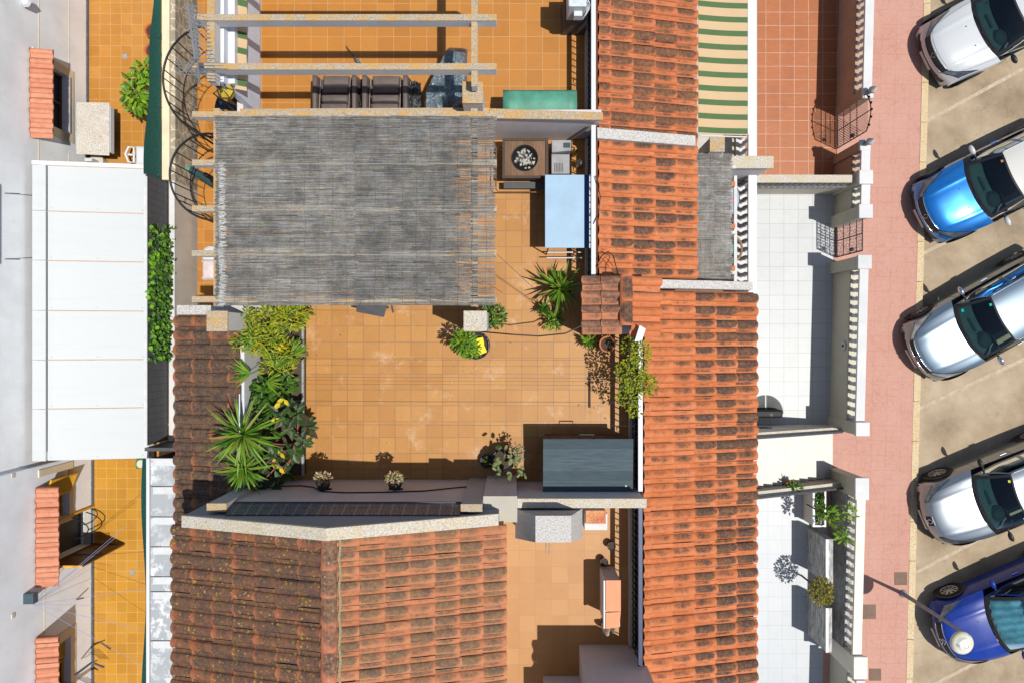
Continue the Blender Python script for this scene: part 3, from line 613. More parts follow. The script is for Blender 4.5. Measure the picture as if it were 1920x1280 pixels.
rm_ = reeds(MB(), lambda x, y: sg2(x, y)-.011, xm, X(850, zb), ybm, yt, seed=172, miss=.3); reeds(rm_, sg2, xm+.0, X(884, zb), ybm, yt, seed=72, miss=.05, d=.0078).build('reeds', RM2, pr)
reeds(MB(), sg2, X(884, zb), X(928, zb), ybm, yt, seed=73, miss=.34, d=.0078, ragged=.02).build('sparse_reeds', RM, pr)
m = MB(); wires(m, sg2, xm, X(926, zb), ybm, yt, .228); m.build('binding_wire', M['dgrey'], pr)
for k_, yy in enumerate(beamY[1:4]):
    for par_, xa_, xb_ in ((pl, X(404, zb), xm-.02), (pr, xm+.02, X(926, zb))): MB().tube([(xa_+(xb_-xa_)*q/14, yy-.03+.006*noise.noise(Vector((q, k_, 0))), sag(xa_, yy)+.02) for q in range(15)], .0055, 5).build('batten', M['batten'], par_)
# pale vertical fringe of reed ends at the west edge
rg = random.Random(5); m = MB()
for k in range(430):
    y = ybm+(yt-.75-ybm)*rg.random(); x = X(411, zb); z = sag(x, y)+.02
    a = Vector((x+rg.uniform(-.02, .03), y, z)); b = a+Vector((rg.uniform(.04, .12), rg.uniform(-.03, .03), rg.uniform(0, .03))); n = Vector((0, .0032, 0)); m.sheet([a-n, b-n, b+n, a+n])
m.build('frayed_edge', plain('bleached_reed', (.45, .45, .43), .8), pl)
# pergolas
def beam(par, x0, y0, x1, y1, z1=zb, h=.2, sidemat=None, name='beam'):
    MB().box(x0, y0, z1-h, x1, y1, z1-.012).build(name, M['white'], par)
pb_ = thing('pergola', 'pergola of the middle terrace carrying the grey reed mats', 'pergola', (-2.5, 2, 4.2), 'concrete pergolas on the roof terraces')
bw = .085
def topbeam(par, x0, y0, x1, y1, z1=zb, h=.2, cap=M['lichen']):
    b = MB().box(x0, y0, z1-h, x1, y1, z1-.016).build('beam', M['white'], par, bevel=.006)
    MB().box(x0-.002, y0-.002, z1-.014, x1+.002, y1+.002, z1).build('beam_top', cap, b)
for yy in beamY: topbeam(pb_, X(360, zb), yy-.045, X(931, zb), yy+.045, zb-.012 if yy > beamY[0]-.1 else zb-.0)
topbeam(pb_, X(400, zb-.2), ybm, X(411, zb-.2), yt+.2, zb-.21); topbeam(pb_, X(883, zb-.2), ybm, X(895, zb-.2), yt+.2, zb-.21)
q = MB().box(-.80, .18, 4.2, -.43, .5, 6.5).build('pillar', M['white'], pb_); MB().box(-.81, .17, 6.502, -.42, .51, 6.56).build('pillar_cap', M['lichen2'], q, bevel=.01)
pa = thing('pergola', 'open lichen covered concrete pergola over the orange top terrace', 'pergola', (-2.5, 5, 4.2), 'concrete pergolas on the roof terraces')
for v in (33, 125, -58): topbeam(pa, X(360, zb), Y(v, zb)-.05, X(931, zb), Y(v, zb)+.05, zb, .26)
topbeam(pa, X(388, zb-.05), Y(150, zb), X(402, zb-.05), YN, zb-.06, .24); topbeam(pa, X(884, zb-.05), Y(160, zb), X(895, zb-.05), YN, zb-.06, .24)
MB().box(X(402, 6.5)+.0, Y(150, 6.5), 4.6, X(402, 6.5)+.12, YN, 6.4).build('side_wall', plaster('bluish_white', (.6, .64, .72), .2), pa)
q = MB().box(X(868, 6.2), Y(199, 6.2), 4.2, X(905, 6.2), Y(158, 6.2), 6.3).build('pillar', M['wall'], pa); MB().box(X(867, 6.3), Y(196, 6.3), 6.302, X(906, 6.3), Y(155, 6.3), 6.36).build('pillar_cap', M['lichen'], q, bevel=.01)
MB().box(-.62, 4.0, 5.72, -.5, 4.1, 5.80).build('block', M['white'], pa)
# awning cassette, striped valance
ac = thing('rolled_awning', 'white awning cassette with green striped canvas on the west parapet of the top terrace', 'awning', (-4.9, 6, 6.2))
MB().box(X(417, 6.2), Y(157, 6.2), 6.05, X(440, 6.2), YN, 6.2).build('cassette', M['trim'], ac, bevel=.01)
m = MB(); m.grid(lambda a, b: (X(440, 6.1)+.16*a, Y(166, 6.1)+(YN-Y(166, 6.1))*b, 6.08-.12*a+.02*sin(b*60)), 3, 60); m.build('canvas', stripes(), ac, solid=.006)
# ================= STREET BOUNDARY =================
xb0 = 8.1
def boundary(name, label, y0, y1, matw, matr, k=KS, inner=xb0, zled=1.05, ztop=1.6, step=.205):
    t = thing(name, label, 'balustrade', (inner+k*y0, (y0+y1)/2, 0), 'white balustrade walls along the pavement')
    MB().box(inner, y0, -.2, inner+.26, y1, zled, k).build('wall', matw, t)
    r = MB().box(inner-.02, y0, ztop-.07, inner+.19, y1, ztop, k).build('rail', matr, t, bevel=.01)
    m = MB(); balusters(m, inner+.1, y0+.02, y1-.02, zled, ztop-.07, step, .055, k); m.build('balusters', matr, r, smooth=True)
    return t
yp = lambda v: Y(v, 1.6)
M['boundR'] = plaster('brown_painted_render', (.42, .27, .19), .4, (.2, .13, .09)); M['boundB'] = plaster('olive_render', (.5, .47, .37), .15); M['boundC'] = plaster('cream_rail', (.74, .68, .58), .3, (.6, .45, .3))
boundary('balustrade_wall', 'brown rendered wall with white balusters beside the red tiled patio, above the arched gate', yp(168), YN, M['boundR'], M['white'], inner=8.05)
boundary('balustrade_wall', 'short balustrade between the brown arched gate and the white square pillar', yp(325), yp(280), M['boundR'], M['white'], inner=8.05)
boundary('balustrade_wall', 'short balustrade stub just above the scrollwork gate', yp(388), yp(343), M['boundB'], M['white'], inner=8.07)
boundary('balustrade_wall', 'long olive wall with white balusters beside the middle white patio', yp(795), yp(500), M['boundB'], M['white'], inner=8.08)
boundary('balustrade_wall', 'cream railed balustrade beside the planters of the lower patio', yp(1250), yp(935), M['slate'], M['boundC'], inner=8.15)
boundary('balustrade_wall', 'white balustrade running out of the bottom edge', -11, yp(1275), M['boundB'], M['white'], inner=8.25)
pil = [(1628, 174, 20, 1.62, 'white capped gate pillar above the brown arched gate carrying a small cone figure', M['boundR']), (1623, 272, 20, 1.62, 'white capped gate pillar below the brown arched gate carrying a small cone figure', M['boundR']),
       (1624.5, 332, 26, 1.72, 'white square pillar at the end of the wall between the two patios', M['boundB']), (1624, 396, 26, 1.72, 'white square pillar above the scrollwork gate', M['boundB']),
       (1622, 491, 26, 1.72, 'white square pillar below the scrollwork gate', M['boundB']), (1618, 804, 26, 1.72, 'white square pillar above the entrance stairs', M['boundB']),
       (1617, 916, 26, 1.72, 'tall rectangular white pillar below the entrance stairs', M['boundB']), (1614, 1252, 26, 1.72, 'cream rectangular pillar at the lower end of the balustrade', M['boundC'])]
for u, v, s, z, l, mt in pil:
    c = P(u, v, z); hs = s/2*(H-z)/F; hy = hs*(1.6 if v in (916, 1252) else 1)
    t = thing('gate_pillar', l, 'pillar', (c.x, c.y, 0), 'square pillars along the pavement')
    MB().box(c.x-hs*.86, c.y-hy*.86, -.1, c.x+hs*.86, c.y+hy*.86, z-.09).build('shaft', mt, t)
    MB().box(c.x-hs, c.y-hy, z-.088, c.x+hs, c.y+hy, z).build('cap', M['boundC'] if mt is M['boundC'] else M['white'], t, bevel=.012)
for v, l in ((174, 'upper small white cone shaped figure on the gate pillar'), (270, 'lower small white cone shaped figure on the gate pillar')):
    c = P(1628 if v < 200 else 1623, v, 1.62); t = thing('cone_ornament', l, 'ornament', (c.x, c.y, 1.62), 'cone figures on the gate pillars')
    m = MB(); m.lathe(c, [(.045, 0), (.06, .02), (.03, .06), (.05, .12), (.035, .18)], 10); m.build('base', M['grey'], t, smooth=True)
    m = MB(); m.lathe(c, [(.0, .17), (.085, .19), (.07, .25), (.03, .36), (.0, .42)], 12); m.build('cone', M['white'], t, smooth=True)
# gates
def gate(label, x, y0, y1, ztop, matf, arch, pat):
    t = thing('garden_gate', label, 'gate', (x, (y0+y1)/2, .1), 'iron gates to the pavement'); ym = (y0+y1)/2
    def top(y): return ztop+(arch*(1-((y-ym)/((y1-y0)/2))**2) if arch else 0)
    m = MB(); m.tube([(x, y0, .15)]+[(x, y0+(y1-y0)*k/16, top(y0+(y1-y0)*k/16)) for k in range(17)]+[(x, y1, .15)], .016, 6, closed=True)
    m.tube([(x, ym, .15), (x, ym, top(ym))], .012, 5)
    for z in (.2, .55, .9, 1.25): m.tube([(x, y0, z), (x, y1, z)], .011, 5)
    m.build('frame', matf, t)
    m = MB()
    if pat == 'lattice':
        n = 14
        for k in range(-n, n):
            for sg in (1, -1):
                y = y0+(y1-y0)*k/n; a = (x, y, .15); pts = []
                for q in range(12):
                    yy = y+sg*q*.15*.55; zz = .15+q*.15
                    if y0 <= yy <= y1 and zz <= top(yy): pts.append((x, yy, zz))
                if len(pts) > 1: m.tube(pts, .0065, 4)
    else:
        rg = random.Random(4)
        for k in range(11):
            for j in range(17):
                cy = y0+(y1-y0)*(k+.5)/11; cz = .2+j*(ztop-.2)/17; r = .036; a0 = rg.uniform(0, 6.28)
                m.tube([(x, cy+r*cos(a0+a*.62)*(1-a*.07), cz+r*sin(a0+a*.62)*(1-a*.07)) for a in range(9)], .0062, 4)
    m.build('ironwork', M['gateBr'] if pat == 'lattice' else M['gateSc'], t)
    if pat == 'lattice':
        m = MB()
        for k in range(2, 15, 3): yy = y0+(y1-y0)*k/16; m.lathe((x, yy, top(yy)), [(.02, 0), (.035, .03), (.0, .1)], 6)
        m.build('finials', M['black'], t)
    MB().box(x-.03, y0+.05, .95, x+.03, y0+.13, 1.08).build('lock', M['black'], t)
M['gateFr'] = plain('dark_brown_iron', (.07, .04, .035), .5); M['gateBr'] = plain('brown_lattice', (.2, .12, .09), .6, .2); M['gateSc'] = plain('pale_scrollwork', (.34, .28, .3), .5, .4)
gate('brown latticed iron gate with a spiked arched top', 8.2, 4.86, 5.72, 1.72, M['gateFr'], .22, 'lattice')
gate('rectangular gate of pale iron scrollwork between two white pillars', 8.19, 2.12, 2.93, 1.55, M['black'], 0, 'scroll')
# wall between the two patios
t = thing('patio_wall', 'white topped wall between the red tiled and the white tiled patio', 'wall', (6.7, 3.75, 0))
zw = 1.5; ya, yb_ = Y(341, zw), Y(328, zw)
MB().box(5.42, ya-.02, .1, 8.05, yb_-.02, zw-.3).build('wall', M['beige'], t)
MB().box(5.42, ya+.01, zw-.298, 8.0, yb_-.03, zw-.09).build('upper_course', M['white'], t)
m = MB()
for k in range(18): m.lathe((5.5+k*.14, ya-.045, zw-.3), [(.05, 0), (.06, .1), (.05, .21)], 8)
m.build('moulding', M['white'], t, smooth=True)
MB().box(5.42, ya-.02, zw-.088, 7.98, yb_, zw).build('coping', M['lichen2'], t, bevel=.01)
# stairs up from the pavement
t = thing('entrance_stairs', 'pale marble entrance stairs climbing from the pavement between the two white patios', 'stairs', (6.5, -3.0, 0))
ys0, ys1 = Y(893, .8), Y(800, .8)
n = 10
for k in range(n):
    xr = X(1555, .12)-k*.27; z = .12+(k+1)*.155
    MB().box(4.4, -3.42, z-.155+(.0 if k else -.1), xr, -2.2, z-.03).build('riser', M['white'], t)
    MB().box(4.4, -3.415, z-.028, xr+.02, -2.205, z).build('tread', M['marble'], t)
def sidewall(par, ya, yb, mat, capm):
    xo, xi = X(1572, .8), 4.7
    b = [(xi, ya, 0), (xo, ya, 0), (xo, yb, 0), (xi, yb, 0)]; tp = [(xi, ya, 2.35), (xo, ya, .85), (xo, yb, .85), (xi, yb, 2.35)]
    MB().hexa(b, tp).build('side_wall', mat, par)
    r = MB(); r.hexa([(p[0], p[1]+(-.02 if i < 2 else .02), p[2]+.002) for i, p in enumerate(tp)], [(p[0], p[1]+(-.02 if i < 2 else .02), p[2]+.05) for i, p in enumerate(tp)]); r.build('side_wall_coping', M['lichen2'], par)
    MB().tube([(xi, (ya+yb)/2-.03, 2.55), (xo, (ya+yb)/2-.03, 1.02), (xo+.05, (ya+yb)/2-.03, .9)], .03, 8).build('handrail', M['dgrey'], par)
sidewall(t, -2.19, -2.09, M['beige'], None); sidewall(t, -3.56, -3.43, plaster('brown_stair_wall', (.42, .34, .27), .2), None)

# ================= WEST SIDE =================
# boundary walls between back patios and the west yards
xwW = -7.87
t = thing('yard_wall', 'stone clad yard wall with cream coping beside the upper spiral stair', 'wall', (-7.9, 6, 0))
MB().box(-8.1, Y(338, 1.6), -.1, xwW, YN+3, 1.55).build('wall', M['crazy'], t)
MB().box(X(304, 1.62), Y(338, 1.6), 1.552, X(318, 1.62), YN+3, 1.64).build('coping', M['cream'], t, bevel=.01)
t2 = thing('yard_wall', 'plastered yard wall with bright white coping below the ivy', 'wall', (-7.9, 0, 0))
MB().box(-8.02, -2.3, -.1, xwW, Y(338.4, 1.6), 1.55).build('wall', M['beige'], t2)
MB().box(X(317, 1.62), -2.32, 1.552, X(327, 1.62), Y(338.4, 1.6)-.01, 1.62).build('coping', M['white'], t2, bevel=.01)
m = MB(); m.grid(lambda a, b: (X(305, 1.64)-.03-.06*a, Y(338, 1.7)+(YN+2-Y(338, 1.7))*b, 1.64+(.72-.45*min(1, b*1.7)+.05*sin(b*19))*a), 6, 50)
m.build('net', M['net'], (tn := thing('green_netting', 'dark green shade netting strung along the cream coping', 'netting', (-8, 6, 1.6))), smooth=True)
mm = MB()
for k in range(5): mm.tube([(X(305, 1.64)-.02, Y(330, 1.7)+k*1.6, 1.0), (X(305, 1.64)-.03, Y(330, 1.7)+k*1.6, 1.8)], .018, 6)
mm.build('post', M['dgrey'], tn)
t3 = thing('screen_fence', 'dark grey mesh screen overgrown with ivy at its middle', 'fence', (-8, 0, 1.6))
m = MB(); m.grid(lambda a, b: (-8.03, -2.28+(Y(336, 2.)+2.28)*b, 1.60+1.02*a), 2, 20); m.build('mesh', M['screen'], t3, solid=.02)
m = MB(); m.box(-8.06, -2.28, 2.622, -7.99, Y(332, 2.6), 2.66); m.build('top_rail', M['lgrey'], t3)
m = MB(); m.box(-8.06, -2.4, 0, -6.2, -2.325, 2.62); m.build('end_panel', M['dgrey'], t3)
# south: lean-to roof of grey sandwich panels with white gutter
lt = thing('lean_to_roof', 'narrow roof of peeling grey panels with a white gutter beside the mossy tiles', 'roof', (-7.6, -5, 2.6))
zl = 2.75
edges = [858, 911, 968, 1024, 1080, 1108, 1200, 1290, 1390]
for a, b in zip(edges[:-1], edges[1:]):
    y0, y1 = Y(b, zl)+.008, Y(a, zl)-.008
    MB().box(X(282, zl), y0, zl-.05, X(282, zl)+2.0, y1, zl).build('panel', M['panel'], lt, bevel=.004)
    MB().box(X(282, zl)+.06, y1-.16, zl+.001, X(282, zl)+2.0, y1-.008, zl+.006).build('overlap_strip', M['lgrey'], lt)
m = MB(); m.box(X(275, zl), -9, zl-.1, X(281, zl), Y(858, zl), zl+.03); m.build('gutter', M['trim'], lt, bevel=.01)
m = MB(); m.box(X(282, zl), Y(860, zl)-.04, .0, X(282, zl)+2, Y(860, zl), zl-.06); m.build('end_wall', plain('dark_brown_wall', (.1, .06, .05), .7), lt)
m = MB(); m.grid(lambda a, b: (X(275, zl)+.02-.14*a-.05*sin(b*9)*a, -9+(Y(862, zl)+9)*b, zl-.1-.55*(1-a)+.0), 4, 60)
m.build('net', M['net'], thing('green_netting', 'dark green netting hanging under the white gutter of the lower yard', 'netting', (-8.2, -5, 2)), smooth=True)
# white canopy
cn = thing('white_canopy', 'large white sheet metal canopy of six panels over the west yard', 'canopy', (-9.5, .8, 2.1))
def zc(x): return 2.42-(x+10.8)*.17
xo, xi = X(275, 1.97), X(60, 2.42)
yc1, yc0 = Y(315, 2.1), Y(860, 2.1)
seam = [yc1, Y(398, 2.2), Y(490, 2.2), Y(583, 2.2), Y(674, 2.2), Y(765, 2.2), yc0]
for a, b in zip(seam[:-1], seam[1:]):
    MB().hexa([(xi+.3, b+.006, zc(xi+.3)-.06), (xo, b+.006, zc(xo)-.06), (xo, a-.006, zc(xo)-.06), (xi+.3, a-.006, zc(xi+.3)-.06)], [(xi+.3, b+.006, zc(xi+.3)), (xo, b+.006, zc(xo)), (xo, a-.006, zc(xo)), (xi+.3, a-.006, zc(xi+.3))]).build('panel', M['canopy'], cn, bevel=.004)
    MB().box(xi, b+.004, zc(xi)-.02, xi+.295, a-.004, zc(xi)+.015).build('flashing', M['canopy'], cn)
    MB().hexa([(xi+.28, a-.014, zc(xi)-.05), (xo, a-.014, zc(xo)-.05), (xo, a+.004, zc(xo)-.05), (xi+.28, a+.004, zc(xi)-.05)], [(xi+.28, a-.012, zc(xi+.28)+.006), (xo, a-.012, zc(xo)+.006), (xo, a+.002, zc(xo)+.006), (xi+.28, a+.002, zc(xi+.28)+.006)]).build('seam_strip', M['rust'], cn)
m = MB()
for a in seam:
    for q in (0, 3, 6):
        x_ = xi+.38+(xo-xi-.45)*q/6; m.cyl((x_, a+.07, zc(x_)-.002), .009, .012, 6)
m.build('fixings', M['grey'], cn)
MB().box(xo, yc0-.05, zc(xo)-.1, xo+.07, yc1+.05, zc(xo)+.02).build('gutter', M['trim'], cn, bevel=.008)
MB().hexa([(xi, yc1, zc(xi)-.1), (xo, yc1, zc(xo)-.1), (xo, yc1+.09, zc(xo)-.1), (xi, yc1+.09, zc(xi)-.1)], [(xi, yc1, zc(xi)+.04), (xo, yc1, zc(xo)+.04), (xo, yc1+.09, zc(xo)+.04), (xi, yc1+.09, zc(xi)+.04)]).build('end_trim', M['trim'], cn)
MB().box(xo+.071, yc0, zc(xo)-.2, xo+.15, yc1, zc(xo)-.06).build('rusty_bar', lichen('rusty_bar', (.35, .25, .17), (.5, .3, .15), .5), cn)
# west houses
W1 = thing('rear_house', 'pale grey house facade at the left edge above the white canopy', 'house', (-11.5, 4, 0), 'houses across the rear yards')
W2 = thing('rear_house', 'pale grey house facade at the bottom left with ochre shutters and an open brown door', 'house', (-11.5, -6, 0), 'houses across the rear yards')
xf1, xf2 = -10.79, -10.66
ysp = Y(868, 1.8)
# facade 1 with a real window opening
def facade(par, xf, y0, y1, holes, mat, z1=6.0, th=.3):
    zs = sorted({-.3, z1, *[h[2] for h in holes], *[h[3] for h in holes]}); yss = sorted({y0, y1, *[h[0] for h in holes], *[h[1] for h in holes]}); m = MB()
    for a, b in zip(yss[:-1], yss[1:]):
        for c, d in zip(zs[:-1], zs[1:]):
            ym, zm = (a+b)/2, (c+d)/2
            if any(h[0] < ym < h[1] and h[2] < zm < h[3] for h in holes): continue
            m.box(xf-th, a, c, xf, b, d)
    m.build('wall', mat, par); MB().box(xf-3, y0, -.3, xf-th-.01, y1, z1).build('core', M['dgrey'], par)
w1 = (5.05, 6.42, .85, 2.1)
facade(W1, xf1, ysp, YN+3, [w1], M['facade'])
w2 = (-4.14, -3.62, 1.05, 2.1); d2 = (-5.13, -4.2, .02, 2.1); w3 = (-8.2, -7.1, 1.0, 2.1)
facade(W2, xf2, -11, ysp, [w2, d2, w3], M['facade2'])
MB().box(xf2, -11, 5.0, xf2+.02, ysp-.02, 5.1).build('string_course', M['facade'], W2)
for z_ in (.8, 1.97): MB().box(xf1, 6.65, z_, xf1+.006, YN+3, z_+.02).build('render_joint', M['cream'], W1); MB().box(xf1, ysp+.1, z_, xf1+.006, 4.6, z_+.02).build('render_joint', M['cream'], W1)
MB().box(xf2, -7.0, 1.97, xf2+.006, -5.3, 1.99).build('render_joint', M['cream'], W2)
def border(par, xf, h, wd=.2, mat=M['cream'], bottom=True):
    y0, y1, z0, z1 = h; m = MB(); zb2 = z0-wd if bottom else z0
    m.box(xf, y0-wd, zb2, xf+.022, y0, z1+.1); m.box(xf, y1, zb2, xf+.022, y1+wd, z1+.1)
    if bottom: m.box(xf, y0, zb2, xf+.022, y1, z0)
    m.build('surround', mat, par)
border(W1, xf1, w1); border(W2, xf2, (-4.14, -3.05, 1.05, 2.1), .16); border(W2, xf2, w3, .22)
def win(par, xf, h, fm, dark=(.03, .03, .035)):
    y0, y1, z0, z1 = h
    w_ = MB().box(xf-.2, y0, z0, xf-.18, y1, z1).build('window', plain('dark_pane', dark, .15, 0, .1), par)
    m = MB(); t = .05
    m.box(xf-.178, y0, z0, xf-.12, y0+t, z1); m.box(xf-.178, y1-t, z0, xf-.12, y1, z1); m.box(xf-.178, y0+t, z0, xf-.12, y1-t, z0+t); m.box(xf-.178, (y0+y1)/2-t/2, z0+t, xf-.13, (y0+y1)/2+t/2, z1)
    m.build('frame', fm, w_)
    MB().box(xf-.118, y0+.002, z0+.002, xf+.06, y1-.002, z0+.05).build('sill', M['trim'], w_)
M['ochre'] = plain('ochre_painted_wood', (.62, .33, .03), .5, 0, .12); M['brown'] = plain('dark_brown_wood', (.1, .055, .02), .5, 0, .2)
win(W1, xf1, w1, plain('brown_frame', (.12, .08, .05), .5)); win(W2, xf2, w2, M['ochre']); win(W2, xf2, w3, M['ochre'])
MB().box(xf2-.35, d2[0], .02, xf2-.33, d2[1], 2.1).build('doorway', M['black'], W2)
m = MB(); m.box(xf2-.02, d2[1], 0.02, xf2+.05, d2[1]+.05, 2.1); m.build('door_frame', M['ochre'], W2)
MB().box(xf2-.2, d2[0], .0, xf2+.04, d2[1], .06).build('threshold', M['marble'], W2)
q = MB().box(xf2+.0, -5.16, .05, xf2+.83, -5.12, 1.9).build('door', plain('door_panel', (.17, .085, .02), .45, 0, .25), W2, bevel=.004)
m = MB(); m.box(xf2+.03, -5.118, .06, xf2+.8, -5.105, .14); m.box(xf2+.03, -5.118, 1.79, xf2+.8, -5.105, 1.87); m.box(xf2+.03, -5.118, .14, xf2+.1, -5.105, 1.79); m.box(xf2+.73, -5.118, .14, xf2+.8, -5.105, 1.79); m.box(xf2+.1, -5.118, 1.0, xf2+.73, -5.105, 1.06); m.build('rails', M['brown'], q)
MB().box(xf2, -5.165, 1.902, xf2+.83, -5.115, 1.925).build('top_edge', M['ochre'], q)
MB().tube([(xf2+.74, -5.1, 1.0), (xf2+.74, -5.02, 1.02), (xf2+.66, -5.02, 1.02)], .012, 6).build('handle', M['black'], q)
# black curtain arc in the doorway
for z_ in (.35, .95): MB().tube([(xf2+.02+.40*sin(pi*a/12)**.8, -4.25-.55*a/12, z_) for a in range(13)], .014, 6).build('curved_bar', M['black'], W2)
# shutters
def shutter(par, x0, y0, x1, y1, z0, z1, name='shutter'):
    a = Vector((x0, y0, 0)); b = Vector((x1, y1, 0)); d = (b-a); L = d.length; d.normalize(); n = Vector((-d.y, d.x, 0))*.018; t = thing
    def bx(s0, s1, za, zb_, k=1.): p = a+d*s0; q_ = a+d*s1; return [(p-n*k)+Vector((0, 0, za)), (q_-n*k)+Vector((0, 0, za)), (q_+n*k)+Vector((0, 0, za)), (p+n*k)+Vector((0, 0, za))], [(p-n*k)+Vector((0, 0, zb_)), (q_-n*k)+Vector((0, 0, zb_)), (q_+n*k)+Vector((0, 0, zb_)), (p+n*k)+Vector((0, 0, zb_))]
    m = MB(); m.hexa(*bx(0, .05, z0, z1)); m.hexa(*bx(L-.05, L, z0, z1)); m.hexa(*bx(.05, L-.05, z0, z0+.06)); m.hexa(*bx(.05, L-.05, z1-.06, z1)); o = m.build(name, M['ochre'], par)
    m = MB(); z = z0+.07
    while z < z1-.07: m.hexa(*bx(.05, L-.05, z, z+.022, .6)); z += .045
    m.build('slats', M['ochre'], o)
    m = MB(); m.hexa(*bx(.05, L-.05, z0+.06, z1-.06, .1)); m.build('backing', M['brown'], o)
shutter(W2, xf2+.03, -3.60, xf2+.2, -3.14, 1.02, 2.05); shutter(W2, xf2-.1, -7.14, xf2-.09, -7.55, 1.02, 2.05)
shutter(W2, xf2+.03, -8.2, xf2+.45, -8.5, 1.0, 2.0)
# little tiled canopies over the windows
def minicanopy(label, xf, y0, y1, z, par, seed):
    t = newtiles(); tiles(t, xf+.02, z+.12, xf+.47, z, y0, y1, row=.222, expo=.46, stain=lambda i, j, n: .25, seed=seed, hgt=.05, cov=.62)
    o = t.build('window_canopy', M['clay'], par, label=label)
    MB().hexa([(xf, y0, z-.05), (xf+.45, y0, z-.05), (xf+.45, y1, z-.05), (xf, y1, z-.05)], [(xf, y0, z+.1), (xf+.45, y0, z-.02), (xf+.45, y1, z-.02), (xf, y1, z+.1)]).build('canopy_slab', M['terra'], o)
minicanopy('short tiled canopy over the upper dark window', xf1, 4.74, 6.56, 2.2, W1, 81); minicanopy('tiled canopy over the open brown door', xf2, -5.26, -3.26, 2.2, W2, 82)
minicanopy('tiled canopy at the bottom left corner', xf2, -9.0, -6.62, 2.2, W2, 83)
m = MB(); m.box(xf1, -.0+1.62, 3.3, xf1+.03, 3.3, 3.6); m.box(xf1, 1.62, 3.3, xf1+.03, 3.3, 3.33); m.build('window_ledge', M['cream'], W1)
for yy in (1.75, 3.15): MB().tube([(xf1, yy, 3.1), (xf1+.28, yy, 3.05)], .012, 5).build('bracket', M['dgrey'], W1)  # added dark bars standing in for a ladder-like shadow on the facade
MB().box(xf1, ysp+.2, 0, xf1+.03, YN+3, .09).build('skirting', M['frieze'], W1); MB().box(xf2, -11, 0, xf2+.03, ysp-.1, .09).build('skirting', M['frieze'], W2)
for yy in (-2.9, -5.9): MB().box(xf2, yy, 3.0, xf2+.015, yy+.1, 3.1).build('vent_cover', M['beige'], W2)
q = MB().box(xf2, -5.72, 2.55, xf2+.22, -5.5, 2.72).build('wall_lamp', plain('dark_teal_metal', (.05, .08, .1), .4), W2)
# ================= SPIRAL STAIRS =================
def spiral(label, cx, cy, r, a0, a1, zt, drop, ztr):
    t = thing('spiral_stair', label, 'stairs', (cx, cy, .6), 'black spiral stairs at the back')
    n = 40; arc = [(cx+r*cos(a0+(a1-a0)*k/n), cy+r*sin(a0+(a1-a0)*k/n), zt-drop*k/n) for k in range(n+1)]
    MB().tube(arc, .022, 8).build('handrail', M['black'], t, smooth=True)
    MB().tube([(p[0], p[1], p[2]-.9) for p in arc], .012, 6).build('stringer', M['black'], t)
    nb = 15
    m = MB()
    for k in range(nb+1):
        p = arc[int(k*n/nb)]; m.tube([p, (p[0], p[1], p[2]-.95)], .011, 5)
    m.build('balusters', M['black'], t)
    m = MB()
    for k in (3, 9):
        p = Vector(arc[int((k+.5)*n/nb)])-Vector((0, 0, .42)); d = Vector((-sin(a0+(a1-a0)*k/nb), cos(a0+(a1-a0)*k/nb), 0))
        for s in (1, -1): m.tube([p+d*(s*(.05+.035*cos(a*.6)))+Vector((0, 0, s*.05+.035*sin(a*.6))) for a in range(9)], .007, 4)
    m.build('scroll', M['black'], t)
    MB().cyl((cx+.0, cy, .6), .045, zt-.6, 12).build('centre_pole', M['black'], t)
    for k in range(3, 8):
        q0 = a0+(a1-a0)*k/9; q1 = a0+(a1-a0)*(k+1.05)/9; z = 3.3-.2*k
        rt = r*.72; MB().prism([(cx, cy), (cx+rt*cos(q0), cy+rt*sin(q0)), (cx+rt*cos((q0+q1)/2), cy+rt*sin((q0+q1)/2)), (cx+rt*cos(q1), cy+rt*sin(q1))], z-.04, z).build('tread', M['tread'] if k > ztr else M['dark_tread'], t)
M['tread'] = M['terrA']; M['dark_tread'] = plain('dark_blue_tread', (.02, .035, .045), .3)
spiral('large black spiral stair in front of the stone clad wall below the aerial', -5.78, 5.02, 1.0, R(98), R(268), 4.75, .55, 12)
spiral('smaller black spiral stair half hidden by the grey reed mat', -5.75, 3.12, .78, R(75), R(285), 5.0, .5, 12)
# ================= TERRACE FURNITURE =================
M['teal'] = plain('faded_teal_lid', (.08, .27, .19), .5, 0, .35, 3); M['blue'] = plain('pale_blue_board', (.28, .41, .53), .45, 0, .12, 1.6, bmp=.02); M['dblue'] = plain('deep_blue_frame', (.005, .08, .25), .4)
M['plank'] = None
def plankmat(name, c, sy=.2, off=0, axis=1, grain=(1, 12, 1)):
    m, t, b = newmat(name, .75, 0, .15); p = pos(t, (0, -off, 0))
    s = nd(t, 'SeparateXYZ'); t.links.new(p, s.inputs[0]); q = math_(t, 'DIVIDE', s.outputs[axis], sy); f = math_(t, 'FRACT', math_(t, 'ADD', q, 50.0)); fl = math_(t, 'FLOOR', q)
    wn = nd(t, 'TexWhiteNoise'); wn.noise_dimensions = '1D'; t.links.new(fl, wn.inputs['W'])
    c0 = mix(t, wn.outputs['Value'], dk(c, .85), dk(c, 1.2)); n = noi(t, pos(t, sc=grain), 3, 5, .7); c0 = mix(t, ramp(t, n, [(.4, 0.), (.75, .7)]), c0, dk(c, .45))
    l = ramp(t, f, [(0., 1.), (.03, 0.), (1., 0.)]); t.links.new(mix(t, l, c0, dk(c, 1.9)), b.inputs['Base Color']); bump(t, b, n, .2, .005); return m
M['plank'] = plankmat('slate_blue_planks', (.058, .082, .095), .196, -2.765)
